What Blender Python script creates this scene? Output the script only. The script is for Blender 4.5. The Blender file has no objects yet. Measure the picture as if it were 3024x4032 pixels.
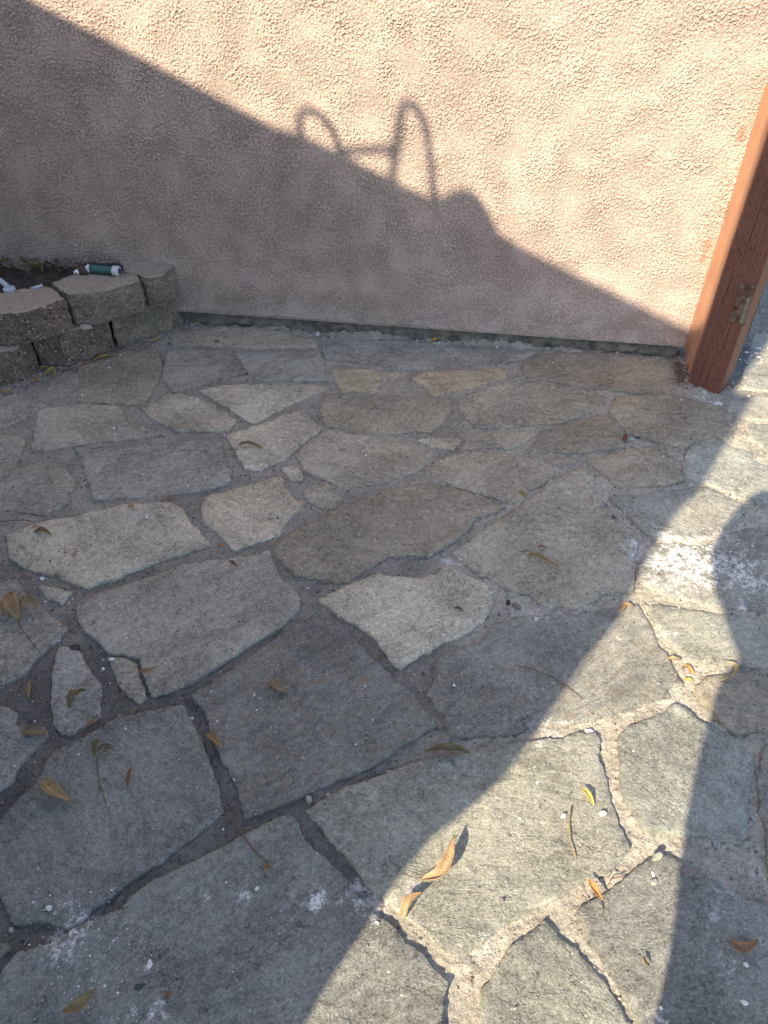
import bpy, bmesh, math, random
import numpy as np
from mathutils import Vector, noise as mnoise
from mathutils.geometry import delaunay_2d_cdt

scene = bpy.context.scene
COL = scene.collection
R = math.radians

# ------------------------------------------------------------------ camera, sky, sun
H, PITCH, F_PX = 1.5, R(42), 3028.0
cam = bpy.data.cameras.new('camera')
cam.sensor_fit = 'VERTICAL'
cam.sensor_height = 36.0
cam.lens = F_PX / 4032 * 36.0
cam.clip_start = 0.02
cam.clip_end = 500
cam_o = bpy.data.objects.new('camera', cam)
cam_o.location = (0, 0, H)
cam_o.rotation_euler = (R(90) - PITCH, 0, 0)
COL.objects.link(cam_o)
scene.camera = cam_o

SUN_AZ, SUN_EL = R(36.6), R(37)          # direction the light travels (from +Y towards +X)
LH = np.array([math.sin(SUN_AZ), math.cos(SUN_AZ), 0.0])
UU = np.array([math.cos(SUN_AZ), -math.sin(SUN_AZ), 0.0])
TAN_EL = math.tan(SUN_EL)

world = bpy.data.worlds.new('World')
scene.world = world
world.use_nodes = True
wn = world.node_tree
bg = wn.nodes['Background']
sky = wn.nodes.new('ShaderNodeTexSky')
sky.sky_type = 'NISHITA'
sky.sun_disc = False
sky.sun_elevation = SUN_EL
sky.sun_rotation = SUN_AZ + math.pi
wn.links.new(sky.outputs[0], bg.inputs[0])
bg.inputs[1].default_value = 0.128

sun = bpy.data.lights.new('sun', 'SUN')
sun.energy = 4.2
sun.angle = R(0.53)
sun.color = (1.0, 0.84, 0.60)
sun_o = bpy.data.objects.new('sun', sun)
ld = Vector((LH[0] * math.cos(SUN_EL), LH[1] * math.cos(SUN_EL), -math.sin(SUN_EL)))
sun_o.rotation_euler = ld.to_track_quat('-Z', 'Y').to_euler()
sun_o.location = (-3, -3, 5)
COL.objects.link(sun_o)

scene.view_settings.view_transform = 'Standard'
scene.view_settings.look = 'None'
scene.view_settings.gamma = 1
scene.view_settings.exposure = 1.20

# ------------------------------------------------------------------ measuring helpers
# survey tiles: origin and scale of each view of the site the outlines were measured in
TILE = {'a': (0, 900, 1/1.659), 'b': (1000, 1200, 1/1.659), 'c': (2000, 1200, 1/1.659),
        'd': (0, 1900, 1/1.659), 'e': (1000, 2100, 1/1.659), 'f': (2000, 2100, 1/1.659),
        'g': (0, 2900, 1/1.659), 'h': (1000, 2900, 1/1.659), 'i': (2000, 2900, 1024/1659),
        'D': (0, 0, 3024/1659), 'p': (2600, 1150, 424/1659), 'n': (0, 900, 500/1659),
        'r': (2500, 1500, 524/1159), 's': (1000, 300, 1100/1659), 'w': (0, 0, 1500/1659),
        'k': (2524, 0, 500/691), 'q': (2724, 200, 300/664)}
CP, SP = math.cos(PITCH), math.sin(PITCH)

def ray(t, x, y):
    ox, oy, s = TILE[t]
    u = (ox + x * s - 1512) / F_PX
    v = (oy + y * s - 2016) / F_PX
    return np.array([u, CP - v * SP, -SP - v * CP])

def gnd(t, x, y, z=0.0):
    r = ray(t, x, y)
    return np.array([0, 0, H]) + r * ((z - H) / r[2])

def on_plane(t, x, y, p0, n):
    r = ray(t, x, y)
    o = np.array([0, 0, H])
    return o + r * (np.dot(p0 - o, n) / np.dot(r, n))

def poly(spec, z=0.0):
    """'a 10,20 30,40 b 5,5' -> plan points on the level z"""
    out, t = [], None
    for tok in spec.split():
        if ',' in tok:
            x, y = tok.split(',')
            p = gnd(t, float(x), float(y), z)
            out.append((p[0], p[1]))
        else:
            t = tok
    return out

# ------------------------------------------------------------------ relief fields (band-passed noise)
RES = 0.0025
NF = 2048
def field(seed, wl, spread=0.45, ax=1.0, ay=1.0):
    """periodic noise, wavelength wl (m), unit deviation; ax, ay stretch it"""
    rng = np.random.default_rng(seed)
    w = rng.standard_normal((NF, NF)).astype(np.float32)
    fx = np.fft.rfftfreq(NF, RES)[None, :] * ax
    fy = np.fft.fftfreq(NF, RES)[:, None] * ay
    k = np.sqrt(fx * fx + fy * fy) + 1e-9
    g = np.exp(-(np.log(k * wl) ** 2) / (2 * spread ** 2)) / k
    f = np.fft.irfft2(np.fft.rfft2(w) * g, s=(NF, NF))
    return (f / f.std()).astype(np.float32)

def samp(f, x, y):
    ix = np.floor(np.asarray(x) / RES).astype(int) % NF
    iy = np.floor(np.asarray(y) / RES).astype(int) % NF
    return f[iy, ix]

def sstep(a, b, x):
    t = np.clip((x - a) / (b - a), 0, 1)
    return t * t * (3 - 2 * t)

F_BROAD = field(1, 0.30)
F_MID = field(2, 0.055, 0.5)
F_FINE = field(3, 0.016, 0.5)
F_EDGE = field(4, 0.035, 0.9)

# powder and plaster dust spilt on the paving, plus pale spots painting sunlight on mortar: centre, radius
POWDER_AND_SUN = [(gnd(t, x, y)[:2], r, s) for t, x, y, r, s in [
    ('g', 450, 1330, .042, 1.1), ('g', 560, 1260, .035, .9), ('g', 500, 1195, .016, 1), ('g', 415, 1100, .018, .9), ('g', 520, 1080, .012, .5),
    ('g', 640, 1430, .02, .5), ('g', 660, 1610, .012, .8), ('g', 980, 1495, .010, 1.1), ('g', 1030, 1640, .009, .9),
    ('g', 900, 1830, .022, .7), ('g', 1050, 1800, .02, .9), ('g', 800, 1540, .02, .5), ('g', 1600, 1045, .014, 1.2),
    ('g', 1360, 1060, .014, .6), ('h', 400, 1070, .022, 1.3), ('h', 310, 1040, .014, .7), ('h', 250, 1035, .01, .8),
    ('h', 610, 1080, .018, .7), ('h', 660, 970, .015, 1.2), ('h', 800, 1080, .034, 1.0), ('h', 730, 1005, .014, .8),
    ('h', 1040, 1000, .02, .6), ('h', 1000, 930, .012, .6), ('h', 1520, 1420, .03, .7), ('h', 1470, 940, .018, .3),
    ('r', 90, 1500, .06, 1.0), ('r', 300, 1600, .10, 1.0), ('r', 480, 1520, .09, 1.2), ('r', 600, 1600, .075, 1.3),
    ('r', 400, 1720, .07, .8), ('r', 300, 1390, .03, 1.2), ('r', 640, 1360, .06, .6), ('r', 760, 1680, .06, .9), ('r', 930, 1660, .08, 1.0),
    ('r', 1060, 1700, .05, .8), ('r', 230, 1300, .05, .5), ('r', 300, 1150, .05, .35), ('r', 950, 1970, .04, .7),
    ('f', 180, 520, .05, .7), ('f', 330, 500, .04, .6), ('f', 400, 630, .03, .4), ('f', 250, 1310, .05, .7), ('f', 360, 1280, .04, .6),
    ('f', 1050, 650, .04, .6), ('f', 1080, 1090, .04, .6), ('e', 1260, 175, .022, 1.0), ('e', 1340, 180, .015, .9), ('e', 1030, 240, .012, .5),
    ('f', 1450, 1165, .015, .5), ('i', 740, 1350, .012, .9), ('i', 970, 1810, .02, .8), ('i', 1380, 960, .03, .6), ('i', 1320, 1180, .03, .5), ('i', 1400, 1450, .03, .5),
    ('p', 650, 1600, .05, .6), ('p', 900, 1720, .04, .5), ('b', 410, 185, .012, 1.0), ('c', 250, 290, .05, .4)]]

def powder_at(x, y):
    x = np.asarray(x); y = np.asarray(y)
    v = np.zeros(x.shape)
    for (c, r, s) in POWDER_AND_SUN:
        d2 = ((x - c[0]) ** 2 + (y - c[1]) ** 2) / (r * r)
        v = np.maximum(v, s * np.exp(-d2 * 0.9))
    return np.clip(v, 0, 1.3)

# ------------------------------------------------------------------ object helpers
def link(o, parent=None):
    COL.objects.link(o)
    if parent is not None:
        o.parent = parent
    return o

def tag(o, label=None, cat=None, group=None, kind=None):
    if label: o['label'] = label
    if cat: o['category'] = cat
    if group: o['group'] = group
    if kind: o['kind'] = kind
    return o

def empty(name, loc=(0, 0, 0)):
    o = bpy.data.objects.new(name, None)
    o.location = loc
    o.empty_display_size = .05
    return link(o)

def mesh_obj(name, verts, faces, mat, parent=None, smooth=True, color=None):
    me = bpy.data.meshes.new(name)
    me.from_pydata([tuple(map(float, v)) for v in verts], [], [tuple(f) for f in faces])
    me.update()
    if smooth:
        me.polygons.foreach_set('use_smooth', [True] * len(me.polygons))
    me.materials.append(mat)
    o = bpy.data.objects.new(name, me)
    if color is not None: o.color = color
    return link(o, parent)

def grid_obj(name, P, mat, parent=None, attrs=None):
    """P: (ny, nx, 3) array"""
    ny, nx = P.shape[:2]
    me = bpy.data.meshes.new(name)
    me.vertices.add(ny * nx)
    me.vertices.foreach_set('co', P.reshape(-1).astype(np.float32))
    idx = np.arange(ny * nx).reshape(ny, nx)
    q = np.stack([idx[:-1, :-1], idx[:-1, 1:], idx[1:, 1:], idx[1:, :-1]], -1).reshape(-1)
    nf = (ny - 1) * (nx - 1)
    me.loops.add(nf * 4)
    me.loops.foreach_set('vertex_index', q.astype(np.int32))
    me.polygons.add(nf)
    me.polygons.foreach_set('loop_start', np.arange(0, nf * 4, 4, dtype=np.int32))
    me.polygons.foreach_set('loop_total', np.full(nf, 4, dtype=np.int32))
    me.polygons.foreach_set('use_smooth', np.ones(nf, dtype=bool))
    me.update(calc_edges=True)
    me.materials.append(mat)
    for k, v in (attrs or {}).items():
        a = me.attributes.new(k, 'FLOAT', 'POINT')
        a.data.foreach_set('value', np.asarray(v, dtype=np.float32).reshape(-1))
    return link(bpy.data.objects.new(name, me), parent)

class MB:
    """collects simple solids into one mesh"""
    def __init__(s): s.v, s.f = [], []
    def add(s, v, f):
        b = len(s.v); s.v += [tuple(map(float, p)) for p in v]; s.f += [tuple(i + b for i in q) for q in f]
        return s
    def prism(s, bottom, top):
        n = len(bottom)
        f = [tuple(range(n))[::-1], tuple(range(n, 2 * n))]
        f += [(i, (i + 1) % n, n + (i + 1) % n, n + i) for i in range(n)]
        return s.add(list(bottom) + list(top), f)
    def tube(s, pts, r, n=10, cap=True):
        pts = [Vector(p) for p in pts]
        rr = r if isinstance(r, (list, tuple)) else [r] * len(pts)
        vs, fs = [], []
        up = None
        for i, p in enumerate(pts):
            t = (pts[min(i + 1, len(pts) - 1)] - pts[max(i - 1, 0)]).normalized()
            if up is None:
                up = Vector((0, 0, 1)) if abs(t.z) < .9 else Vector((1, 0, 0))
            x = (up - t * up.dot(t)).normalized(); y = t.cross(x); up = x
            for k in range(n):
                a = 2 * math.pi * k / n
                vs.append(p + (x * math.cos(a) + y * math.sin(a)) * rr[i])
        for i in range(len(pts) - 1):
            for k in range(n):
                fs.append((i * n + k, i * n + (k + 1) % n, (i + 1) * n + (k + 1) % n, (i + 1) * n + k))
        if cap:
            fs.append(tuple(range(n))[::-1]); fs.append(tuple(range((len(pts) - 1) * n, len(pts) * n)))
        return s.add(vs, fs)
    def build(s, name, mat, parent=None, smooth=False, bevel=0, color=None):
        o = mesh_obj(name, s.v, s.f, mat, parent, smooth, color)
        if bevel:
            m = o.modifiers.new('bevel', 'BEVEL'); m.width = bevel; m.segments = 2; m.limit_method = 'ANGLE'
        return o

# ------------------------------------------------------------------ materials
class NT:
    def __init__(s, name):
        s.m = bpy.data.materials.new(name); s.m.use_nodes = True
        s.t = s.m.node_tree; s.b = s.t.nodes['Principled BSDF']
        s.b.inputs['Roughness'].default_value = .85
    def n(s, typ, **kw):
        x = s.t.nodes.new(typ)
        for k, v in kw.items(): setattr(x, k, v)
        return x
    def l(s, a, b): s.t.links.new(a, b)
    def setin(s, sock, v):
        if hasattr(v, 'is_output'): s.l(v, sock)
        else: sock.default_value = v
    def math(s, op, a, b=0.0, c=None):
        x = s.n('ShaderNodeMath', operation=op)
        s.setin(x.inputs[0], a); s.setin(x.inputs[1], b)
        if c is not None: s.setin(x.inputs[2], c)
        return x.outputs[0]
    def ramp(s, v, a, b, lo=0.0, hi=1.0, smooth=True):
        x = s.n('ShaderNodeMapRange', interpolation_type='SMOOTHSTEP' if smooth else 'LINEAR')
        s.setin(x.inputs[0], v); x.inputs[1].default_value = a; x.inputs[2].default_value = b
        x.inputs[3].default_value = lo; x.inputs[4].default_value = hi
        return x.outputs[0]
    def noise(s, vec, scale, detail=3, rough=.55, dist=0.0):
        x = s.n('ShaderNodeTexNoise'); s.l(vec, x.inputs['Vector'])
        x.inputs['Scale'].default_value = scale; x.inputs['Detail'].default_value = detail
        x.inputs['Roughness'].default_value = rough; x.inputs['Distortion'].default_value = dist
        return x.outputs[0]
    def voro(s, vec, scale, feature='F1', rnd=1.0):
        x = s.n('ShaderNodeTexVoronoi', feature=feature); s.l(vec, x.inputs['Vector'])
        x.inputs['Scale'].default_value = scale; x.inputs['Randomness'].default_value = rnd
        return x
    def mix(s, fac, a, b, mode='MIX'):
        x = s.n('ShaderNodeMix', data_type='RGBA', blend_type=mode)
        s.setin(x.inputs[0], fac)
        for sock, v in ((x.inputs[6], a), (x.inputs[7], b)):
            if isinstance(v, (tuple, list)): sock.default_value = (*v[:3], 1)
            else: s.l(v, sock)
        return x.outputs[2]
    def scale(s, col, f):
        x = s.n('ShaderNodeVectorMath', operation='SCALE')
        if isinstance(col, (tuple, list)): x.inputs[0].default_value = col[:3]
        else: s.l(col, x.inputs[0])
        s.setin(x.inputs['Scale'], f)
        return x.outputs[0]
    def attr(s, name):
        x = s.n('ShaderNodeAttribute', attribute_name=name)
        return x.outputs['Fac']
    def mapping(s, vec, sc=(1, 1, 1), rot=(0, 0, 0), loc=None):
        x = s.n('ShaderNodeMapping'); s.l(vec, x.inputs[0])
        x.inputs['Scale'].default_value = sc; x.inputs['Rotation'].default_value = rot
        if loc is not None: s.setin(x.inputs['Location'], loc)
        return x.outputs[0]
    def bump(s, h, strength, dist, normal=None):
        x = s.n('ShaderNodeBump'); s.l(h, x.inputs['Height'])
        x.inputs['Strength'].default_value = strength; x.inputs['Distance'].default_value = dist
        if normal is not None: s.l(normal, x.inputs['Normal'])
        return x.outputs[0]
    def done(s, col=None, rough=None, normal=None):
        if col is not None:
            if isinstance(col, (tuple, list)): s.b.inputs['Base Color'].default_value = (*col[:3], 1)
            else: s.l(col, s.b.inputs['Base Color'])
        if rough is not None: s.setin(s.b.inputs['Roughness'], rough)
        if normal is not None: s.l(normal, s.b.inputs['Normal'])
        return s.m

def stone_material():
    s = NT('flagstone')
    oi = s.n('ShaderNodeObjectInfo'); tc = s.n('ShaderNodeTexCoord')
    off = s.n('ShaderNodeCombineXYZ')
    s.l(s.math('MULTIPLY', oi.outputs['Random'], 37.0), off.inputs[0])
    s.l(s.math('MULTIPLY', oi.outputs['Random'], 91.0), off.inputs[1])
    ro = s.n('ShaderNodeCombineXYZ'); s.l(s.math('MULTIPLY_ADD', oi.outputs['Random'], 1.5, -.75), ro.inputs[2])
    P = s.mapping(tc.outputs['Object'], loc=off.outputs[0])
    s.l(ro.outputs[0], P.node.inputs['Rotation'])
    PS = s.mapping(P, sc=(.55, 1.9, 1))
    big = s.noise(P, 5, 4, .6)
    mid = s.noise(PS, 28, 5, .68, .4)
    fine = s.noise(P, 190, 4, .75)
    grain = s.noise(P, 420, 2, .6)
    mot = s.noise(P, 62, 5, .72)
    k = s.math('ADD', s.ramp(big, .3, .7, .76, 1.26), s.ramp(mid, .3, .7, -.11, .11))
    k = s.math('ADD', k, s.ramp(mot, .36, .64, -.24, .24, False))
    k = s.math('ADD', k, s.ramp(fine, .36, .64, -.34, .34, False))
    k = s.math('ADD', k, s.ramp(grain, .36, .64, -.22, .22, False))
    k = s.math('MAXIMUM', k, .28)
    # thin cleft lines and pale veins following the bedding
    cl = s.math('ABSOLUTE', s.math('SUBTRACT', s.noise(s.mapping(P, sc=(.6, 1.7, 1), loc=(9, 4, 0)), 6.5, 5, .62, .5), .5))
    clm = s.math('MULTIPLY', s.ramp(cl, .0, .010, 1, 0), s.ramp(s.noise(P, 11, 3, .6), .50, .60))
    k = s.math('SUBTRACT', k, s.math('MULTIPLY', clm, .42))
    vn = s.math('ABSOLUTE', s.math('SUBTRACT', s.noise(s.mapping(P, sc=(.5, 2.2, 1), loc=(2, 7, 0)), 4.0, 4, .6, .4), .47))
    k = s.math('ADD', k, s.math('MULTIPLY', s.math('MULTIPLY', s.ramp(vn, .0, .012, 1, 0), s.ramp(s.noise(P, 8, 3, .6), .52, .64)), .30))
    col = s.scale(oi.outputs['Color'], k)
    # darker weathered patches
    dk = s.math('MULTIPLY', s.ramp(s.noise(PS, 9, 5, .65, .6), .54, .70), .42)
    col = s.mix(dk, col, s.scale(oi.outputs['Color'], .50))
    # warm dust film in patches
    wm = s.math('MULTIPLY', s.ramp(s.noise(P, 3.3, 4, .6), .30, .72), .32)
    col = s.mix(wm, col, s.mix(1, col, (1.08, 1.02, .87), 'MULTIPLY'))
    # rust, only on the stones that have it (alpha carries the amount)
    ru = s.math('MULTIPLY', s.ramp(s.noise(s.mapping(P, sc=(.8, 2.0, 1)), 24, 6, .74, .5), .50, .62), s.math('SUBTRACT', 1.0, oi.outputs['Alpha']))
    col = s.mix(ru, col, (.25, .17, .095))
    bl = s.math('MULTIPLY', s.ramp(s.noise(s.mapping(P, sc=(.7, 2.2, 1), loc=(5, 3, 0)), 10, 5, .7, .6), .52, .66), s.math('MULTIPLY', s.math('SUBTRACT', 1.0, oi.outputs['Alpha']), .8))
    col = s.mix(bl, col, (.075, .082, .098))
    # pale flecks and dark pits
    vo = s.voro(P, 95)
    fl = s.math('MULTIPLY', s.ramp(vo.outputs['Distance'], .14, .24, 1, 0), s.ramp(s.n_sep(vo), .90, .93))
    col = s.mix(s.math('MULTIPLY', fl, .6), col, (.62, .60, .56))
    pit = s.math('MULTIPLY', s.ramp(vo.outputs['Distance'], .12, .3, 1, 0), s.ramp(s.n_sep(vo), .10, .07))
    col = s.mix(s.math('MULTIPLY', pit, .65), col, (.04, .04, .04))
    # spilt white powder
    pw = s.attr('powder')
    pm = s.math('MULTIPLY', pw, s.ramp(s.noise(P, 60, 6, .78), .34, .62))
    pm = s.math('MULTIPLY', pm, s.math('MULTIPLY', s.ramp(s.noise(P, 260, 4, .8), .28, .62), s.ramp(s.noise(P, 26, 4, .65), .34, .56)))
    pm = s.ramp(pm, .08, .55, 0, .95)
    col = s.mix(pm, col, (.82, .80, .78))
    hgt = s.math('ADD', s.math('MULTIPLY', fine, .9), s.math('MULTIPLY', s.noise(PS, 70, 4, .65), .35))
    hgt = s.math('ADD', hgt, s.math('MULTIPLY', grain, .45))
    hgt = s.math('ADD', hgt, s.math('MULTIPLY', mot, .8))
    ter = s.ramp(s.noise(s.mapping(P, sc=(.7, 1.5, 1), loc=(1, 1, 0)), 7, 6, .6, .3), .50, .515)
    hgt = s.math('ADD', hgt, s.math('MULTIPLY', ter, .55))
    nrm = s.bump(hgt, .62, .0055)
    return s.done(col, s.ramp(mid, .3, .7, .62, .85), nrm)

def _n_sep(s, vo):
    x = s.n('ShaderNodeSeparateColor'); s.l(vo.outputs['Color'], x.inputs[0]); return x.outputs[0]
NT.n_sep = _n_sep

def mortar_material():
    s = NT('mortar')
    tc = s.n('ShaderNodeTexCoord'); P = tc.outputs['Object']
    tone = s.attr('tone')
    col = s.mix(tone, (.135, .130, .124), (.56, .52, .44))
    k = s.math('ADD', s.ramp(s.noise(P, 12, 4, .6), .25, .75, .8, 1.2), s.ramp(s.noise(P, 160, 5, .75), .3, .7, -.36, .36, False))
    col = s.scale(col, k)
    vo = s.voro(P, 150)
    peb = s.math('MULTIPLY', s.ramp(vo.outputs['Distance'], .25, .42, 1, 0), s.ramp(s.n_sep(vo), .78, .82))
    col = s.mix(s.math('MULTIPLY', peb, .6), col, s.mix(s.n_sep(vo), (.10, .10, .11), (.42, .38, .33)))
    vo2 = s.voro(P, 75)
    pb2 = s.math('MULTIPLY', s.ramp(vo2.outputs['Distance'], .2, .34, 1, 0), s.ramp(s.n_sep(vo2), .86, .88))
    col = s.mix(s.math('MULTIPLY', pb2, .8), col, (.07, .07, .078))
    vo3 = s.voro(P, 230)
    p3 = s.math('MULTIPLY', s.ramp(vo3.outputs['Distance'], .2, .4, 1, 0), s.ramp(s.n_sep(vo3), .76, .80))
    col = s.mix(s.math('MULTIPLY', p3, .7), col, s.scale(col, .28))
    pm = s.math('MULTIPLY', s.attr('powder'), s.ramp(s.noise(P, 70, 6, .78), .34, .62))
    pm = s.ramp(pm, .15, .75, 0, .85)
    col = s.mix(pm, col, (.80, .78, .75))
    h = s.math('ADD', s.noise(P, 120, 5, .75), s.math('MULTIPLY', peb, .5))
    return s.done(col, .95, s.bump(h, 1.0, .010))

def stucco_material():
    s = NT('stucco')
    tc = s.n('ShaderNodeTexCoord'); P = tc.outputs['Object']
    k = s.math('ADD', s.ramp(s.noise(P, 2.6, 5, .65), .28, .72, .88, 1.10), s.ramp(s.noise(P, 45, 4, .7), .3, .7, -.07, .07))
    base = s.mix(s.ramp(s.noise(P, 3.1, 3, .5), .35, .7), (.505, .408, .352), (.475, .375, .332))
    col = s.scale(base, k)
    # worn, paler film and dust low on the wall
    low = s.attr('low')
    lw = s.math('MULTIPLY', low, s.ramp(s.noise(P, 7, 5, .65), .40, .68))
    col = s.mix(s.math('MULTIPLY', lw, .55), col, (.52, .45, .44))
    # soil splashed along the bottom edge
    sp = s.math('MULTIPLY', s.ramp(low, .75, 1.0), s.ramp(s.noise(P, 24, 5, .7), .42, .62))
    col = s.mix(s.math('MULTIPLY', sp, .38), col, (.22, .19, .165))
    # faint drip stains
    dr = s.ramp(s.noise(s.mapping(P, sc=(1, 1, .16)), 9, 4, .6), .52, .70)
    col = s.mix(s.math('MULTIPLY', dr, .16), col, s.scale(base, .62))
    # hollows between the trowelled islands darkened, crevice shade put into the colour
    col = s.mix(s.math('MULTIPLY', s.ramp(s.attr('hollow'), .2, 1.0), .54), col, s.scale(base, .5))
    # smears of trim paint beside the board
    pm = s.math('MULTIPLY', s.attr('paint'), s.ramp(s.noise(P, 110, 5, .75), .36, .50))
    col = s.mix(s.ramp(pm, .25, .6), col, (.42, .24, .175))
    return s.done(col, .92, s.bump(s.noise(P, 330, 4, .75), .75, .0022))

def wood_material(name, base, grain=1):
    s = NT(name)
    tc = s.n('ShaderNodeTexCoord'); P = tc.outputs['Object']
    g = s.noise(s.mapping(P, sc=(1, 1, .03)), 160, 4, .6)
    k = s.math('ADD', s.ramp(g, .3, .7, 1 - .14 * grain, 1 + .12 * grain), s.ramp(s.noise(P, 9, 4, .6), .3, .7, -.08, .10))
    col = s.scale(base, k)
    w = s.ramp(s.noise(s.mapping(P, sc=(1, 1, .25)), 30, 5, .7), .66, .74)
    col = s.mix(s.math('MULTIPLY', w, .35 * grain), col, (.33, .22, .16))
    return s.done(col, .55, s.bump(g, .3 * grain, .0015))

def plain(name, col, rough=.6, metal=0.0, var=.12, sc=60, bump=.0):
    s = NT(name)
    tc = s.n('ShaderNodeTexCoord'); P = tc.outputs['Object']
    n = s.noise(P, sc, 4, .65)
    c = s.scale(col, s.ramp(n, .25, .75, 1 - var, 1 + var))
    s.b.inputs['Metallic'].default_value = metal
    return s.done(c, rough, s.bump(n, bump, .002) if bump else None)

def block_material(name, base, moss, agg):
    s = NT(name)
    oi = s.n('ShaderNodeObjectInfo'); tc = s.n('ShaderNodeTexCoord'); P = tc.outputs['Object']
    geo = s.n('ShaderNodeNewGeometry')
    sep = s.n('ShaderNodeSeparateXYZ'); s.l(geo.outputs['Normal'], sep.inputs[0])
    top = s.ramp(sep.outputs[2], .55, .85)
    k = s.math('ADD', s.ramp(s.noise(P, 11, 5, .65), .25, .75, .72, 1.28), s.ramp(s.noise(P, 110, 5, .75), .36, .64, -.50, .50, False))
    col = s.scale(base, k)
    mo = s.math('MULTIPLY', s.ramp(s.noise(P, 14, 5, .65), .42, .62), moss)
    col = s.mix(mo, col, (.16, .175, .145))
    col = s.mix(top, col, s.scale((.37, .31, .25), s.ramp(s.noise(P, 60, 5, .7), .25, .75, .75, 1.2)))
    pv = s.voro(P, 120)
    pm_ = s.math('MULTIPLY', s.ramp(pv.outputs['Distance'], .2, .4, 1, 0), s.ramp(s.n_sep(pv), .80, .84))
    col = s.mix(s.math('MULTIPLY', s.math('MULTIPLY', pm_, .6), s.ramp(top, 0, 1, 1, .3)), col, (.05, .045, .04))
    if agg:
        PD = s.mapping(P, sc=(1, 1, 1.3), rot=(.3, .2, 0))
        vo = s.voro(PD, 78)
        m = s.math('MULTIPLY', s.ramp(s.math('ADD', vo.outputs['Distance'], s.ramp(s.noise(P, 200, 2, .5), .3, .7, -.18, .18)), .22, .36, 1, 0), s.ramp(s.n_sep(vo), .66, .72))
        m = s.math('MULTIPLY', m, s.ramp(top, 0, 1, 1, 0))
        col = s.mix(m, col, (.68, .64, .57))
        v3 = s.voro(P, 190)
        m3 = s.math('MULTIPLY', s.ramp(v3.outputs['Distance'], .25, .45, 1, 0), s.ramp(s.n_sep(v3), .80, .84))
        col = s.mix(s.math('MULTIPLY', m3, .55), col, (.42, .34, .26))
        v2 = s.voro(P, 60)
        m2 = s.math('MULTIPLY', s.ramp(v2.outputs['Distance'], .18, .34, 1, 0), s.ramp(s.n_sep(v2), .82, .84))
        m2 = s.math('MULTIPLY', m2, s.ramp(top, 0, 1, 1, 0))
        col = s.mix(m2, col, (.035, .033, .032))
    h = s.math('ADD', s.noise(P, 150, 5, .75), s.math('MULTIPLY', s.noise(P, 45, 3, .6), .8))
    bn = s.n('ShaderNodeBump'); s.l(h, bn.inputs['Height']); bn.inputs['Distance'].default_value = .011
    s.l(s.ramp(top, 0, 1, 1.0, .35), bn.inputs['Strength'])
    return s.done(col, .9, bn.outputs[0])

def leaf_material():
    s = NT('dry_leaf')
    oi = s.n('ShaderNodeObjectInfo'); uv = s.n('ShaderNodeUVMap', uv_map='blade')
    sep = s.n('ShaderNodeSeparateXYZ'); s.l(uv.outputs[0], sep.inputs[0])
    u, v = sep.outputs[0], sep.outputs[1]          # u along, v across (-1..1 stored as 0..1)
    av = s.math('ABSOLUTE', s.math('SUBTRACT', s.math('MULTIPLY', v, 2.0), 1.0))
    rib = s.ramp(av, .03, .09, 1, 0)
    w = s.math('SINE', s.math('MULTIPLY', s.math('ADD', u, s.math('MULTIPLY', av, -.10)), 95.0))
    veins = s.math('MULTIPLY', s.ramp(w, .80, 1.0), .45)
    tc = s.n('ShaderNodeTexCoord')
    n1 = s.noise(tc.outputs['Object'], 55, 4, .65)
    n2 = s.noise(tc.outputs['Object'], 260, 3, .7)
    col = s.scale(oi.outputs['Color'], s.math('ADD', s.ramp(n1, .25, .75, .65, 1.3), s.ramp(n2, .3, .7, -.15, .15)))
    col = s.mix(s.math('MAXIMUM', s.math('MULTIPLY', rib, .6), veins), col, s.scale(oi.outputs['Color'], 1.7))
    col = s.mix(s.math('MULTIPLY', s.ramp(n1, .58, .70), .5), col, s.scale(oi.outputs['Color'], .35))
    s.b.inputs['Subsurface Weight'].default_value = 0
    return s.done(col, .6, s.bump(w, .25, .0012))

def grit_material():
    s = NT('grit')
    x = s.n('ShaderNodeAttribute', attribute_name='tint')
    return s.done(x.outputs['Color'], .85)

def strike_material():
    s = NT('rusty_plate')
    tc = s.n('ShaderNodeTexCoord'); P = tc.outputs['Object']
    n = s.noise(P, 38, 6, .72)
    col = s.mix(s.ramp(n, .42, .60), (.085, .040, .022), (.135, .110, .078))
    col = s.mix(s.ramp(s.noise(P, 90, 4, .7), .62, .68), col, (.24, .22, .18))
    return s.done(col, .75, s.bump(n, .5, .002))

M_STONE = stone_material()
M_MORTAR = mortar_material()
M_STUCCO = stucco_material()
M_TRIM = wood_material('trim_paint', (.47, .238, .142), .45)
M_POST = wood_material('post_paint_shaded', (.145, .062, .044), 1)  # the trim's paint, darkened to put the face's shade into its colour
M_CUT = plain('cut_mark', (.035, .015, .012), .9)
M_CONC = plain('foundation_concrete', (.150, .145, .125), .95, 0, .5, 22, .8)
M_SCREED = plain('weep_screed', (.34, .29, .26), .8, 0, .3, 40)
M_BLOCK_A = block_material('block_aggregate', (.265, .205, .165), .25, True)
M_BLOCK_B = block_material('block_plain', (.33, .285, .22), .45, False)
M_LEAF = leaf_material()
M_GRIT = grit_material()
M_STRIKE = strike_material()
M_SOIL = plain('soil', (.055, .042, .032), .98, 0, .5, 40, 1)
M_GROUND = plain('ground', (.22, .20, .18), .95, 0, .3, 3)
M_CHROME = plain('worn_chrome', (.72, .74, .76), .28, .9, .1, 40)
M_GREYPLASTIC = plain('pale_plastic', (.58, .60, .60), .45, 0, .12, 50)
M_BLUEPLASTIC = plain('blue_grey_plastic', (.42, .50, .58), .45, 0, .1, 40)
M_TEAL = plain('teal_rubber', (.035, .115, .115), .55, 0, .2, 60)
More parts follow.
